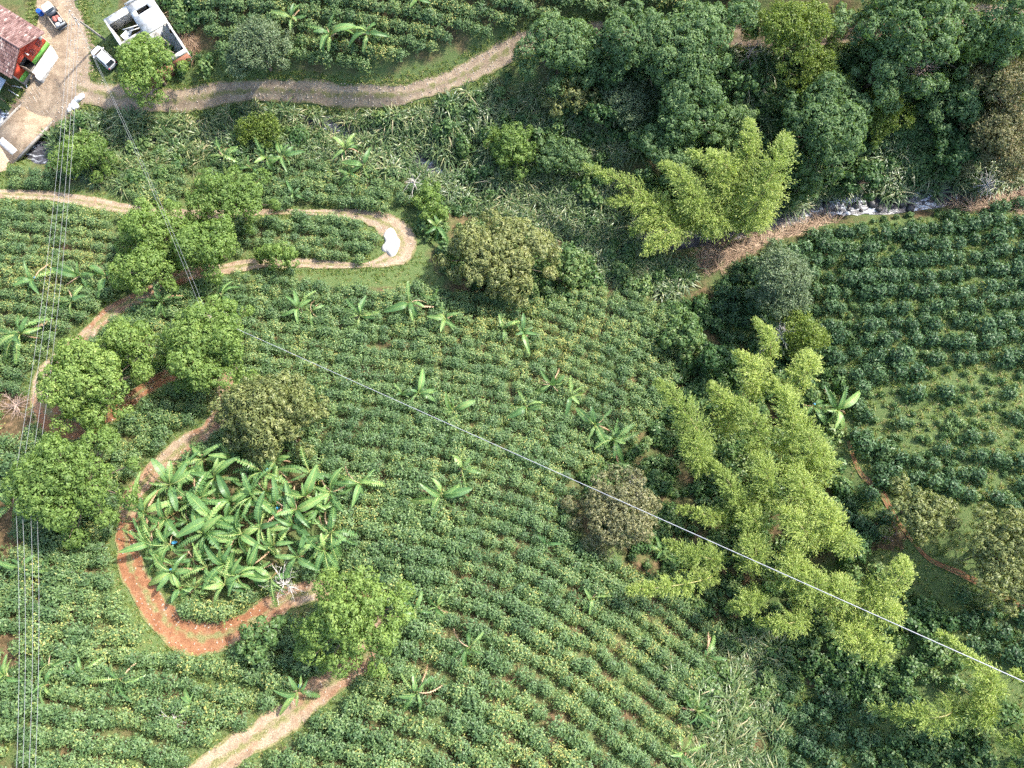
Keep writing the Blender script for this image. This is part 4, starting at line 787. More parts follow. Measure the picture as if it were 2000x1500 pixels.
BAN = [
 ('large banana plant standing in the dark far coffee field',650,68,1.15,9,2,0),('banana plant beside the large one in the far coffee field',722,66,1.0,9,2,0),('yellowed ragged banana plant at the edge of the far coffee field',575,32,.9,7,3,0),('banana plant cut by the top edge of the photo',822,4,.9,8,1,0),
 ('tall banana plant among cane, first of the row above the lower track',443,303,1.1,8,3,0),('banana plant second in the row above the lower track',515,297,.95,7,2,0),('banana plant third in the row above the lower track',556,308,.95,8,1,0),('small drooping banana plant below the row above the lower track',488,332,.7,6,1,0),
 ('bright banana plant beside the cane, upper of three by the stream',676,300,.95,8,2,0),('bright banana plant, right one of three by the stream',712,322,.95,8,1,0),('bright banana plant, lower one of three by the stream',688,338,.85,7,0,0),('small bright banana plant just above the lower track',566,385,.65,6,0,0),('banana plant at the tip of the hairpin loop',846,436,.95,8,0,0),
 ('banana plant with dry leaves left of the power wires',62,545,.95,7,3,1),('tall banana plant directly behind the power wires',148,530,1.05,7,2,0),('ragged banana plant under the hanging green tree',198,545,.9,6,3,0),('banana plant in front of the power wires above the pale green tree',140,590,.95,8,1,0),('large many leaved banana plant at the left edge',38,648,1.2,12,3,0),
 ('banana plant above the dark coffee beside the double cable',312,590,1.0,9,2,0),('banana plant between the cable and the pale hill top',436,580,.95,8,1,0),('silvery banana plant on the hill with dry skirt, leftmost of the upper hill row',578,598,1.0,8,3,0),('banana plant with dry leaves next to the silvery one',617,602,.9,6,3,0),
 ('banana plant with one dry upright leaf on the upper hill',700,612,.95,8,3,0),('fan shaped banana plant below the hairpin loop',803,600,1.05,9,2,0),('wide banana plant with dry leaves beside the fan shaped one',877,625,1.0,9,4,0),('yellow banana plant with a pale bag behind the wide one',852,588,.75,5,2,0),('small banana plant left of a pair on the upper hill',985,643,.85,7,1,0),('small banana plant right of a pair on the upper hill',1022,652,.85,7,2,0),
 ('banana plant beside the start of the long cable',812,765,.9,7,2,0),('small banana plant under the long cable',786,770,.6,5,0,0),('banana plant just right of the cable on the mid hill',890,793,.9,8,1,0),('banana plant with spreading flat leaves on the mid hill',1033,788,.95,7,1,0),('tall withered banana plant on the mid hill',1078,738,1.05,5,5,0),('slim banana plant right of the withered one',1110,778,.85,7,1,0),
 ('banana plant above the brownish tree, upper of two',1165,826,1.05,8,2,0),('dense banana plant touching the brownish tree',1205,868,1.1,12,1,0),('large banana plant with hanging leaves in mid hill rows',855,955,1.1,9,2,0),('banana plant with yellow leaf above the large mid hill one',898,912,.95,7,2,0),('yellow tinged banana plant just outside the grove',702,945,.95,7,2,0),
 ('small banana plant between rows near the brownish tree',1070,1062,.6,5,0,0),('flat banana plant in rows left of the vivid yellow bamboo',1156,1168,.75,6,1,0),('drooping banana plant right of the big round tree',922,1268,.9,7,1,0),('tiny banana sucker beside the drooping plant',966,1290,.45,4,0,0),('star shaped banana plant in the lower hill rows',812,1347,1.05,10,2,0),
 ('ragged banana plant at the edge of the big round tree',806,1192,.95,7,3,0),('small bright banana plant right of the ragged one',860,1190,.7,6,1,0),('tiny banana sucker in lower hill rows',1000,1348,.55,5,0,0),('tiny banana sucker near the lower edge',1018,1410,.5,4,0,0),('banana plant with blue fruit bag beside the lower track',576,1345,.85,8,3,1),
 ('bright broad leaved banana plant at lower left',240,1328,.9,8,2,0),('banana plant with broad leaves near the wires',155,1308,.8,7,1,0),('bright banana plant below the withered one near the wires',95,1345,.8,6,1,0),('withered yellow banana plant among the wires',100,1303,.9,5,5,0),('banana plant cut by the lower left edge',14,1328,.9,7,3,0),
 ('banana plant right of the wires near the brown clearing',100,1108,.8,7,1,0),('banana plant behind the four wires near the brown clearing',38,1110,.8,7,2,0),('small half hidden banana plant above the fallen sapling',376,1380,.65,5,0,0),('large banana plant on the shaded slope beside the bamboo',1632,800,1.15,10,2,0),('ragged banana plant with blue bag at the bamboo edge',1592,788,.9,6,4,1),
 ('ragged banana plant where the hill rows meet the cane',1380,1272,.9,6,4,0),('pale banana plant at the edge of the cane',1352,1388,.9,7,3,0),('banana plant in the cane at the lower edge',1335,1470,.9,8,3,0),('banana plant at the left edge beside the yellow green tree',14,985,.95,7,3,0),('banana plant in the dark gap under the brownish tree',1298,1082,.7,5,0,0)]
for (lab, u, v, s_, nl, de, bg) in BAN: banana(lab, u, v, s_, nl, de, bool(bg))
gu = rng.uniform(240, 660, 5000); gv = rng.uniform(860, 1215, 5000); m = inpoly(gu, gv, GROVE); gu, gv = gu[m], gv[m]; k = thin(gu, gv, 33)
for q in k: banana('leafy banana plant in the dense grove inside the track bend', gu[q], gv[q], rng.uniform(.7, 1.3), int(rng.integers(8, 13)), int(rng.integers(0, 4)), q % 9 == 0, 'banana plants of the dense grove')

# ------------------------------------------------------------------ tiled house by the yard
def frame2(pa, pb, dz):
    """World points of two photo pixels lifted dz, their middle, the ground under it and the angle of a->b."""
    a, b = P1(*pa, dz), P1(*pb, dz); m_ = .5 * (a + b); g = float(h(np.array([m_[0]]), np.array([m_[1]]))[0]); d = b - a
    return m_, g, math.atan2(d[1], d[0]), math.hypot(d[0], d[1])
def part(name, parent, mb, mats, sm=False):
    me = mb.mesh(name, mats); return link(name, smooth(me) if sm else me, parent)
def bx(name, parent, c, size, mat, rz=0.0):
    mb = MB(); mb.box(c, size, 0, rz); return part(name, parent, mb, M[mat])
EAVE = 2.75
mid, g0, ang, HW = frame2((33, 160), (86, 64), EAVE)
house = link('tiled_house', None, None, (mid[0], mid[1], g0 + .3), (0, 0, ang)); tag(house, 'house with old clay tile roof and red and green painted end wall', 'house')
HL, OV, RISE = 11.0, .75, 1.75; WI = HW / 2 - .45
bx('plinth', house, (0, OV + (HL - .8) / 2, -.35), (2 * WI + .2, HL - .9, .9), 'concrete')
zw0, zg, zt = .10, .85, 2.75
GAP = (-1.5, -.2)                                                # open doorway in the painted wall
for (a, b) in ((-WI, GAP[0]), (GAP[1], WI)):
    bx('painted_wall', house, ((a + b) / 2, OV + .08, (zg + zt) / 2), (b - a, .16, zt - zg), 'redwall'); bx('green_dado', house, ((a + b) / 2, OV + .075, (zw0 + zg) / 2), (b - a, .19, zg - zw0), 'greenwall')
bx('lintel', house, ((GAP[0] + GAP[1]) / 2, OV + .08, 2.5), (GAP[1] - GAP[0], .158, .5), 'redwall')
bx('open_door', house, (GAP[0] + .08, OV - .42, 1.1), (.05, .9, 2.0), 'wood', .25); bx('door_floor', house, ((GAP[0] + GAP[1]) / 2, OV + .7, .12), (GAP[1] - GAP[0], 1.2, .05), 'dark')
mb = MB(); mb.add([(-WI, OV + .08, zt), (WI, OV + .08, zt), (0, OV + .08, zt + RISE * .93)], [(0, 1, 2)]); part('gable', house, mb, M['redwall'])
for sx in (-1, 1): bx('side_wall', house, (sx * WI, OV + HL / 2 - .4, 1.42), (.16, HL - 1.0, 2.66), 'white')
bx('back_wall', house, (0, OV + HL - 1.0, 1.42), (2 * WI - .2, .16, 2.66), 'white')
for wx in (.75, 2.1):
    w_ = bx('window', house, (wx, OV - .03, 1.75), (.75, .05, .85), 'redwall'); mb = MB()
    for q in range(4): mb.box((wx - .3 + .2 * q, OV - .075, 1.75), (.03, .03, .85))
    for q in range(3): mb.box((wx, OV - .078, 1.45 + .3 * q), (.75, .03, .03))
    part('window_grille', w_, mb, M['darkpaint'])
bx('meter_box', house, (2.75, OV - .09, 2.05), (.42, .12, .5), 'white'); bx('wall_lamp', house, (.1, OV - .3, 2.55), (.16, .5, .12), 'white')
mb = MB(); pl = []
for (px_, py_, rr) in ((-WI + 1.7, .55, 0), (-WI + 1.2, -1.0, .5), (WI - .6, -1.15, .9), (WI + .95, -.2, .6), (WI + .55, .65, 0)): pl.append((px_, py_))
pp_ = []
for k in range(len(pl)):
    a, b, c = np.array(pl[k - 1]), np.array(pl[k]), np.array(pl[(k + 1) % len(pl)]); r_ = .45 if 0 < k < 4 else .05
    u1 = (a - b) / np.linalg.norm(a - b); u2 = (c - b) / np.linalg.norm(c - b)
    for t in np.linspace(0, 1, 5): pp_.append((1 - t) ** 2 * (b + u1 * r_) + 2 * t * (1 - t) * b + t ** 2 * (b + u2 * r_))
pp_ = np.array(pp_); nq = len(pp_); mb.loft([np.column_stack([pp_, np.full(nq, zz)]) for zz in (-.5, .13)]); part('concrete_terrace', house, mb, M['dirtywhite'])
for sx in (-1, 1):                                               # each roof slope carries its rows of barrel tiles
    mb = MB(); x0, x1 = 0.0, sx * HW / 2
    mb.add([(x0, 0, EAVE + RISE), (x1, 0, EAVE), (x1, HL, EAVE), (x0, HL, EAVE + RISE), (x0, 0, EAVE + RISE - .1), (x1, 0, EAVE - .1), (x1, HL, EAVE - .1), (x0, HL, EAVE + RISE - .1)], [(0, 1, 2, 3), (7, 6, 5, 4), (0, 4, 5, 1), (1, 5, 6, 2)])
    slope = part('roof_slope', house, mb, M['tile']); tl = MB(); SL = math.hypot(HW / 2, RISE); dn = np.array([x1, 0, -RISE]) / SL; up = np.array([RISE * sx, 0, HW / 2]) / SL; up /= np.linalg.norm(up)
    ncol, nrow = int(HL / .235), int(SL / .40)
    for i in range(ncol):
        for j in range(nrow):
            yc = (i + .5) * HL / ncol + rng.normal(0, .008); s0 = j * SL / nrow - .02; s1 = s0 + SL / nrow * 1.16; lift = .03 + rng.uniform(0, .02)
            V = []
            for s_, r_, l_ in ((s0, .085, lift), (s1, .105, lift + .035)):
                c = np.array([0, yc, EAVE + RISE]) + dn * s_ + up * l_
                for a_ in np.linspace(0, math.pi, 5): V.append(c + np.array([0, math.cos(a_) * r_, 0]) + up * math.sin(a_) * r_)
            tl.add(V, [(q, q + 1, q + 6, q + 5) for q in range(4)], 0, float(np.clip(rng.normal(.5, .22), 0, 1)))
    tt_ = part('roof_tiles', slope, tl, M['tile']); tt_['kind'] = 'stuff'
mb = MB(); mb.tube([(0, -.05, EAVE + RISE + .08), (0, HL, EAVE + RISE + .08)], .13, 8, 0, .55); part('ridge_tiles', house, mb, M['tile'])
# lean-to beside the house
def corrugated(w, l, amp=.03, nper=10):
    k = nper * 4 + 1; x = np.linspace(-w / 2, w / 2, k); z = amp * np.sin(np.linspace(0, nper * 2 * math.pi, k)); mb = MB()
    V = [(x[i], yy, z[i]) for yy in (-l / 2, l / 2) for i in range(k)]; mb.add(V, [(i, i + 1, k + i + 1, k + i) for i in range(k - 1)]); return mb.mesh('metal_sheet', M['metalsheet'])
sheet_m = corrugated(2.4, 3.6)
lx, ly, lz = P1(0, 172, 2.2)
lean = link('lean_to_shed', None, None, (lx, ly, lz), (0, 0, ang)); tag(lean, 'small open shed with pale metal roof at the low corner of the tiled house', 'shed')
link('metal_sheet', sheet_m, lean, (0, 1.6, 2.25), (0, -.12, 0)); 
for (q, r_) in ((-1, .2), (1, .2), (-1, 3.0), (1, 3.0)): bx('post', lean, (q, r_, 1.0), (.1, .1, 2.5), 'wood')
bx('shed_wall', lean, (.2, 1.5, 1.35), (2.0, .12, 1.6), 'redwall'); bx('shed_dado', lean, (.2, 1.5, .3), (2.02, .14, .5), 'greenwall')
for k, (u, v, L_, a_) in enumerate(((27, 182, 1.6, -.55), (34, 170, 1.3, -.2), (52, 165, 1.0, -1.3))):
    x, y, z = P1(u, v); mb = MB(); mb.box((0, 0, .1), (L_, .12, .08)); o = part('white_beam', None, mb, M['white']); o.location = (x, y, z); o.rotation_euler = (0, 0, a_)
    tag(o, ('longest white timber lying beside the lean-to shed', 'middle white timber lying beside the lean-to shed', 'short white timber nearest the yard by the shed')[k], 'timber')
for k, (u, v) in enumerate(((43, 200), (42, 214), (30, 212), (52, 178))):
    x, y, z = P1(u, v); mb = MB(); mb.tube([(0, 0, -.3), (.03, .02, 1.2)], [.06, .05], 6); o = part('fence_post', None, mb, M['wood']); o.location = (x, y, z)
    tag(o, ('upper wooden fence post between the shed and the bridge', 'wooden fence post next to the bridge parapet end', 'wooden fence post nearest the stream below the shed', 'wooden fence post nearest the house wall')[k], 'post', 'fence posts by the shed')

# ------------------------------------------------------------------ roofless white building
A0 = P1(205, 38, 2.6); B0 = P1(245, 100, 2.6); ga = math.atan2(B0[1] - A0[1], B0[0] - A0[0]); gz = float(h(A0[:1], A0[1:2])[0])
wb = link('roofless_building', None, None, (A0[0], A0[1], gz), (0, 0, ga)); tag(wb, 'unfinished white walled building with a partial slab and open rooms', 'building')
LXB, LYB, HB, TH = 8.6, 6.1, 2.6, .2
def wall(a, b, z1=HB, name='wall', mat='dirtywhite', z0=-.6):
    c = ((a[0] + b[0]) / 2, (a[1] + b[1]) / 2, (z0 + z1) / 2); hor = abs(b[0] - a[0]) > abs(b[1] - a[1])
    return bx(name, wb, c, (abs(b[0] - a[0]), TH, z1 - z0) if hor else (TH, abs(b[1] - a[1]), z1 - z0), mat)
wall((.1, -.1), (5.0, -.1), HB + .02); wall((5.0, -.1), (LXB, -.1), 1.7, 'low_wall', 'brick'); wall((0, -.2), (0, LYB), HB); wall((.1, LYB), (LXB - .1, LYB), HB + .01)
wall((.1, 3.05), (4.35, 3.05), HB - .02); wall((4.45, 0), (4.45, LYB - .1), HB - .03); wall((LXB, 0), (LXB, 3.6), 1.9, 'low_wall', 'brick'); wall((LXB, 3.6), (LXB, LYB), 2.0, 'brick_wall', 'brick'); bx('white_ring_beam', wb, (LXB, 4.8, 2.3), (.3, 2.7, .55), 'dirtywhite')
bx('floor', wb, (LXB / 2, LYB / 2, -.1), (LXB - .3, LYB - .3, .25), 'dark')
for (x0, x1, y0, y1) in ((-.1, 1.2, 3.1, 6.25), (1.9, 4.6, 3.1, 6.25), (1.2, 1.9, 3.1, 3.7), (1.2, 1.9, 5.3, 6.25)): bx('roof_slab', wb, ((x0 + x1) / 2, (y0 + y1) / 2, HB + .09 + (.002 if x0 > 1 else 0)), (x1 - x0, y1 - y0, .17), 'dirtywhite')
bx('parapet', wb, (-.02, 4.6, HB + .3), (.18, 3.2, .28), 'dirtywhite'); bx('wide_white_wall_top', wb, (.35, 1.4, HB - .08), (.9, 2.9, .1), 'dirtywhite')
for k, (x, y) in enumerate(((0.05, 3.1), (0.05, 4.6), (0.1, 6.0), (2.2, 6.1), (4.4, 6.1))):
    mb = MB()
    for q in range(4): mb.tube([(x + .06 * (q % 2), y + .06 * (q // 2), HB), (x + .08 * (q % 2) + rng.normal(0, .05), y + .08 * (q // 2) + rng.normal(0, .05), HB + .9)], .012, 4)
    part('rebar', wb, mb, M['wood'])
sh2 = corrugated(1.0, 3.2, .02, 6)
for (x, y, z, r1, r2) in ((5.1, 4.9, 1.3, 1.05, .3), (6.2, 5.1, 1.25, 1.1, .5), (7.2, 5.2, 1.1, 1.0, .2), (1.6, 1.4, .9, .75, -1.0), (3.2, 1.2, .7, .55, 1.9)): link('metal_sheet', sh2, wb, (x, y, z), (r1, .1, r2))
for (x, y, L_, a_) in ((2.6, 2.2, 2.2, 1.3), (3.1, 2.3, 2.0, 1.35), (5.9, 4.6, 2.6, .25), (7.1, 4.0, 2.8, .6)): bx('roof_beam', wb, (x, y, HB - .05 + rng.uniform(0, .1)), (L_, .09, .1), 'wood' if x > 5 else 'dirtywhite', a_)
bx('cross_wall', wb, (3.0, 1.5, .9), (.15, 2.8, 1.6), 'dirtywhite'); mb = MB(); mb.box((5.6, -.25, .5), (2.6, .1, 1.3)); mb.box((3.0, -.27, .45), (3.6, .12, 1.2)); part('dark_wall_base', wb, mb, M['darkpaint'])  # dark strip along the foot of the outer wall

# ------------------------------------------------------------------ vehicles
def ringsec(x, hw, z0, z1, r=.12, n_=4):
    pts = []
    for (cy_, cz_, a0) in ((hw - r, z1 - r, 0), (-hw + r, z1 - r, 90), (-hw + r, z0 + r, 180), (hw - r, z0 + r, 270)):
        for q in range(n_): a = R(a0 + 90 * q / (n_ - 1)); pts.append((x, cy_ + r * math.cos(a), cz_ + r * math.sin(a)))
    return pts
def wheels(parent, xs, hw, rad, wid=.18):
    mb = MB(); th = np.linspace(0, 2 * math.pi, 18, endpoint=False); mb.loft([[(r_ * math.cos(a), yy, r_ * math.sin(a)) for a in th] for yy, r_ in ((-wid / 2, rad * .86), (-wid / 2 + .03, rad), (wid / 2 - .03, rad), (wid / 2, rad * .86))]); ty = smooth(mb.mesh('tyre', M['rubber']))
    mb = MB(); mb.loft([[(rad * .58 * math.cos(a), yy, rad * .58 * math.sin(a)) for a in th] for yy in (-wid / 2 - .012, wid / 2 + .012)]); rm = mb.mesh('rim', M['chrome'])
    for x in xs:
        for s_ in (-1, 1): w_ = link('wheel', ty, parent, (x, s_ * hw, rad)); link('rim', rm, w_)
def quad(name, parent, V, mat):
    V = np.array(V, float); nrm = np.cross(V[1] - V[0], V[3] - V[0]); nrm /= np.linalg.norm(nrm); mb = MB(); mb.loft([V - nrm * .012, V + nrm * .012]); return part(name, parent, mb, M[mat])
a, b = P1(181, 93, .9), P1(219, 127, .9); cpos = .5 * (a + b); CL = math.hypot(*(a - b)[:2]); cz = float(h(cpos[:1], cpos[1:2])[0]); ks = CL / 3.75
car = link('parked_car', None, None, (cpos[0], cpos[1], cz + .03), (0, 0, math.atan2(a[1] - b[1], a[0] - b[0])), (ks,) * 3); tag(car, 'white hatchback car parked on the yard beside the green tree', 'car')
mb = MB(); mb.loft([ringsec(*q) for q in ((-1.84, .62, .42, .80), (-1.76, .74, .30, .88), (-1.2, .80, .26, .92), (0.0, .81, .24, .92), (.9, .81, .24, .90), (1.45, .78, .26, .80), (1.72, .70, .30, .70), (1.86, .55, .38, .60))]); part('body', car, mb, M['carpaint'], True)
mb = MB(); mb.loft([[(x, s1 * hw, z) for (s1, hw, z) in ((1, w0, .86), (1, w1, zt_), (-1, w1, zt_), (-1, w0, .86))] for (x, w0, w1, zt_) in ((-1.80, .70, .62, .92), (-1.42, .73, .58, 1.40), (-1.2, .74, .58, 1.44), (-.2, .75, .58, 1.47), (.28, .75, .56, 1.42), (1.02, .74, .66, .90))]); part('cabin', car, mb, M['carpaint'])
quad('windscreen', car, [(.36, .50, 1.38), (.36, -.50, 1.38), (.98, -.62, .93), (.98, .62, .93)], 'glass'); quad('rear_window', car, [(-1.79, .55, .97), (-1.79, -.55, .97), (-1.45, -.50, 1.36), (-1.45, .50, 1.36)], 'glass')
for s_ in (-1, 1):
    for (x0, x1, xt0, xt1) in ((-.35, .80, -.30, .22), (-1.35, -.42, -1.22, -.38)): quad('side_window', car, [(x0, s_ * .745, .95), (x1, s_ * .745, .95), (xt1, s_ * .60, 1.36), (xt0, s_ * .60, 1.36)], 'glass')
    mb = MB(); mb.box((.72, s_ * .90, .98), (.14, .2, .13)); part('mirror', car, mb, M['carpaint']); mb = MB(); mb.box((1.68, s_ * .56, .62), (.2, .26, .13)); part('headlight', car, mb, M['chrome']); mb = MB(); mb.box((-1.80, s_ * .64, .72), (.12, .16, .28)); part('tail_light', car, mb, M['redlamp'])
wheels(car, (-1.2, 1.2), .74, .30); bx('bumper', car, (-1.83, 0, .42), (.14, 1.36, .2), 'darkpaint')
a, b = P1(93, 14, 1.0), P1(116, 46, .9); cpos = .5 * (a + b); CL = math.hypot(*(a - b)[:2]) + .9; cz = float(h(cpos[:1], cpos[1:2])[0]); ks = CL / 4.3
jp = link('pickup_truck', None, None, (cpos[0], cpos[1], cz + .03), (0, 0, math.atan2(a[1] - b[1], a[0] - b[0])), (ks,) * 3); tag(jp, 'old farm pickup with white canvas cab and a loaded open bed', 'pickup truck')
mb = MB(); mb.loft([ringsec(*q) for q in ((-2.0, .76, .5, .86, .05), (.1, .78, .48, .88, .05), (1.2, .72, .48, .98, .08), (2.0, .62, .5, .92, .1), (2.1, .58, .52, .84, .1))]); part('body', jp, mb, M['darkpaint'])
mb = MB(); mb.loft([ringsec(*q) for q in ((.78, .80, 1.0, 1.74, .1), (1.2, .80, 1.0, 1.82, .12), (1.7, .76, 1.0, 1.80, .12), (2.05, .66, 1.0, 1.55, .12))]); part('white_hood', jp, mb, M['white'], True)
bx('cab_frame', jp, (.42, 0, 1.2), (.66, 1.5, .72), 'darkpaint'); quad('windscreen', jp, [(.76, .66, 1.60), (.76, -.66, 1.60), (.40, -.66, 1.68), (.40, .66, 1.68)], 'glass')
for s_ in (-1, 1): bx('bed_side', jp, (-.98, s_ * .79, 1.12), (2.1, .06, .5), 'white'); bx('bed_rail', jp, (-.98, s_ * .79, 1.40), (2.15, .09, .06), 'wood'); mb = MB(); mb.box((2.1, s_ * .4, .7), (.1, .2, .2)); part('headlight', jp, mb, M['chrome'])
bx('tailgate', jp, (-2.03, 0, 1.12), (.06, 1.58, .5), 'metalsheet'); bx('rear_bumper', jp, (-2.16, 0, .55), (.14, 1.5, .14), 'darkpaint'); wheels(jp, (-1.35, 1.35), .76, .38, .22)
def blob(name, sx_, sy_, sz_, mat, lump=.12):
    mb = MB(); secs = []
    for t in np.linspace(-1, 1, 9):
        r_ = math.sqrt(max(1 - abs(t) ** 3, .02)); secs.append([(t * sx_, sy_ * r_ * math.cos(a_) * (1 + rng.normal(0, lump)), max(sz_ * r_ * math.sin(a_), -sz_ * .35) * (1 + rng.normal(0, lump))) for a_ in np.linspace(0, 6.283, 10, endpoint=False)])
    mb.loft(secs); return smooth(mb.mesh(name, M[mat]))
cm = Matrix.Translation(jp.location) @ Matrix.Rotation(jp.rotation_euler[2], 4, 'Z')
for (x, y, z, sx_, sy_, sz_, mt, nm, lab, cat) in ((-.62, .2, 1.16, .5, .3, .24, 'redsack', 'sack', 'faded red sack lying at the cab end of the pickup bed', 'sack'), (-.75, -.35, 1.16, .5, .28, .24, 'redsack', 'sack', 'reddish sack behind the pickup cab on the barrel side', 'sack'), (-1.25, -.42, 1.16, .42, .28, .26, 'sack', 'sack', 'round white sack in the middle of the pickup bed', 'sack'), (-1.6, .25, 1.14, .3, .36, .2, 'sack', 'sack', 'pale white sack by the pickup tailgate', 'sack')):
    o = link(nm, blob(nm, sx_, sy_, sz_, mt)); o.matrix_world = cm @ Matrix.Translation((x * ks, y * ks, z * ks)) @ Matrix.Scale(ks, 4); tag(o, lab, cat)
x, y, z = P1(79, 25, .4); mb = MB(); th = np.linspace(0, 2 * math.pi, 16, endpoint=False)
mb.loft([[(r_ * math.cos(a_), r_ * math.sin(a_), zz) for a_ in th] for zz, r_ in ((0, .30), (.05, .32), (.3, .31), (.32, .335), (.35, .31), (.6, .31), (.62, .335), (.65, .31), (.88, .31), (.92, .27))]); br = link('barrel', None, None, (x, y, z)); tag(br, 'blue plastic barrel standing beside the pickup truck', 'barrel'); part('drum', br, mb, M['blue'], True)
mb = MB(); mb.loft([[(r_ * math.cos(a_) + .1, r_ * math.sin(a_), zz) for a_ in th] for zz, r_ in ((.90, .06), (.96, .06))]); part('bung', br, mb, M['darkpaint'])

# ------------------------------------------------------------------ white heaps, stones
def heap(name, label, pts_px, height, mat, cat, lumps=.12):
    p = np.array(pts_px, float); x, y, z = P(p[:, 0], p[:, 1]); c = np.array([x.mean(), y.mean(), z.mean()]); loop = resample(np.stack([np.append(x, x[0]), np.append(y, y[0])], 1), .25)[:-1]
    mb = MB(); secs = []
    for t in np.linspace(1, .06, 9):
        q = c[:2] + (loop - c[:2]) * t; zz = h(q[:, 0], q[:, 1]) + height * (1 - t ** 2) ** .8 + .0 + lumps * (vnoise(q[:, 0], q[:, 1], .45, 3) - .5) * (t < 1) - (.05 if t == 1 else -.075); secs.append(np.column_stack([q, zz]) - c)
    mb.loft(secs, cap=True); o = link(name, smooth(mb.mesh(name, M[mat])), None, tuple(c)); return tag(o, label, cat)
heap('lime_heap', 'bright white heap of lime on the bend of the pale hairpin loop', [(748,460),(754,449),(764,443),(772,450),(777,462),(783,470),(781,484),(776,497),(766,505),(757,497),(748,492),(744,484),(751,474)], .55, 'lime_heap', 'heap', .3)
for k, (u, v, r_) in enumerate(((141, 206, .3), (146, 199, .8), (153, 192, .2), (137, 212, 1.1), (158, 189, .9), (148, 208, .5))):
    x, y, z = P1(u, v, .2); o = link('white_sack', blob('white_sack', rng.uniform(.45, .6), .34, .26, 'sack'), None, (x, y, z + .16), (0, 0, r_)); tag(o, 'bulging white sack in the heap beside the road fork', 'sack', 'white sacks heaped by the road')
STONES = [(1612,402),(1628,412),(1640,398),(1655,410),(1668,404),(1680,412),(1700,400),(1715,410),(1738,404),(1758,400),(1775,408),(1800,398),(1825,392),(1850,388),(1875,384),(40,292),(66,300),(845,332),(858,322),(20,262),(8,252)]
rock_m = []
for _ in range(4):
    mb = MB(); secs = []
    for t in np.linspace(-1, 1, 7):
        r_ = math.sqrt(max(1 - t * t, .05)); secs.append([(t * .5, .42 * r_ * math.cos(a_) * rng.uniform(.8, 1.2), .3 * r_ * math.sin(a_) * rng.uniform(.8, 1.2)) for a_ in np.linspace(0, 6.283, 8, endpoint=False)])
    mb.loft(secs); rock_m.append(mb.mesh('boulder', M['rock']))
for k, (u, v) in enumerate(STONES):
    x, y, z = P1(u, v); o = link('boulder', rock_m[k % 4], None, (x, y, float(tps(np.array([x]), np.array([y]))[0]) - 1.08), (rng.uniform(-.4, .4), 0, rng.uniform(0, 6)), (rng.uniform(.5, 1.3),) * 3)
    tag(o, 'dark wet boulder breaking the stream water', 'boulder', 'boulders in the stream')

# ------------------------------------------------------------------ bridge over the stream
a, b = P1(72, 222), P1(8, 292); ba = math.atan2(b[1] - a[1], b[0] - a[0]); bl = math.hypot(*(b - a)[:2]); bm = .5 * (a + b); bzz = max(a[2], b[2])
bridge = link('concrete_bridge', None, None, (bm[0], bm[1], bzz), (0, 0, ba)); tag(bridge, 'low concrete bridge carrying the dirt yard over the stream', 'bridge')
bx('deck', bridge, (0, 0, -.25), (bl + 1.2, 4.4, .6), 'concrete')
for s_ in (-1, 1): bx('parapet', bridge, (0, s_ * 2.3, -.05), (bl * .86, .2, .5), 'concrete')
dk = MB(); dk.box((0, 0, .075), (bl + 1.6, 4.28, .05), tint=.05); dl = part('dirt_layer', bridge, dk, M['track']); dl.data.attributes.new('across', 'FLOAT', 'POINT').data.foreach_set('value', np.full(8, .45, np.float32)); dk = MB(); dk.box((bl * .40, .2, .105), (.9, 2.6, .012)); part('bare_concrete_patch', bridge, dk, M['dirtywhite'])

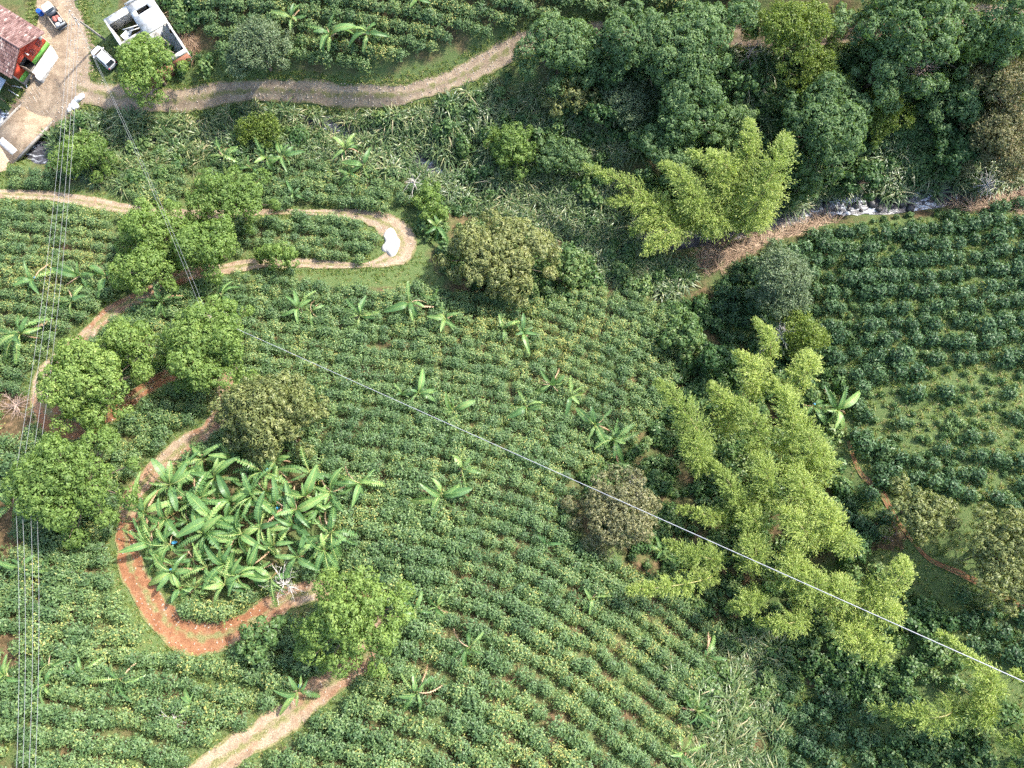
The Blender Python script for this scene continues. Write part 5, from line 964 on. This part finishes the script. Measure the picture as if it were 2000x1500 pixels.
# ------------------------------------------------------------------ power poles and wires
def pole(label, base_px, top_px, ht, rz, arms=True):
    b_ = P1(*base_px); tx, ty_ = on_plane(np.array([top_px[0]]), np.array([top_px[1]]), b_[2] + ht); t_ = np.array([tx[0], ty_[0], b_[2] + ht]); root = link('power_pole', None, None, tuple(b_)); tag(root, label, 'power pole')
    e = t_ - b_; mb = MB(); mb.tube([(0, 0, -.5), tuple(e * .5), tuple(e)], [.15, .125, .1], 8); part('shaft', root, mb, M['concrete'], True)
    d = np.array([math.cos(rz), math.sin(rz), 0]); n_ = np.array([-d[1], d[0], 0])
    for s_ in (-.12, .12):
        mb = MB(); mb.tube([e - d * 1.1 + n_ * s_ + np.array([0, 0, -.15]), e + d * 1.1 + n_ * s_ + np.array([0, 0, -.15])], .055, 4); part('crossarm', root, mb, M['wood'])
    pts = []
    for q in (-1.0, -.4, .4, 1.0):
        c = e + d * q; mb = MB(); mb.loft([[(c[0] + r_ * math.cos(a_), c[1] + r_ * math.sin(a_), c[2] + zz) for a_ in np.linspace(0, 6.283, 8, endpoint=False)] for zz, r_ in ((-.12, .04), (-.05, .08), (.0, .05), (.06, .07), (.1, .03))]); part('insulator', root, mb, M['white']); pts.append(b_ + c + np.array([0, 0, .1]))
    return root, pts
p1, pt1 = pole('concrete power pole with double crossarm at the edge of the dirt yard', (204, 76), (145, 34), 7.0, R(-55))
p2, pt2 = pole('power pole beside the yellow green tree on the left edge', (98, 900), (50, 940), 8.0, R(0))
p3, pt3 = pole('power pole hidden among the large trees above the red hairpin', (440, 655), (405, 618), 9.0, R(-20))
def at_px(u, v, hgt):
    x, y, z = P1(u, v, hgt); return np.array([x, y, z + hgt])
def sagline(a, b, sag, k=28):
    t = np.linspace(0, 1, k)[:, None]; p = a * (1 - t) + b * t; p[:, 2] -= (4 * sag * t * (1 - t))[:, 0]; return p
def cable(name, label, pts, rad, mat, group=None):
    mb = MB(); mb.tube(pts, rad, 5); return tag(link(name, mb.mesh(name, M[mat])), label, 'cable', group)
ordn = ('first from the left edge', 'second from the left edge', 'third from the left edge', 'fourth from the left edge')
for q in range(4):
    cable('power_wire', 'thin wire from the yard pole to the left tree, %s' % ordn[q], sagline(pt1[q], pt2[q], 1.2), .017, 'wire', 'upper power wires')
    end = at_px((30, 42, 54, 66)[q], 1560, 8.0); cable('power_wire', 'thin straight wire running to the bottom edge, %s' % ordn[q], sagline(pt2[q], end, .6), .019, 'wire', 'lower power wires')
for q in range(2):
    cable('power_wire', ('upper', 'lower')[q] + ' strand of the double cable crossing the left trees', sagline(pt1[2] + np.array([.1 * q, 0, .1 * q]), pt3[1] + np.array([.3 * q, .2 * q, 0]), 1.0 + .12 * q), .014, 'wire', 'cables across the left trees')
a = pt3[3]; x, y = on_plane(np.array([2060.]), np.array([1358.]), 38.0); b = np.array([x[0], y[0], 38.0]); cable('long_cable', 'thick pale cable running diagonally over the hill and bamboo to the right edge', sagline(a, b, 1.0, 40), np.linspace(.024, .042, 40), 'cable')
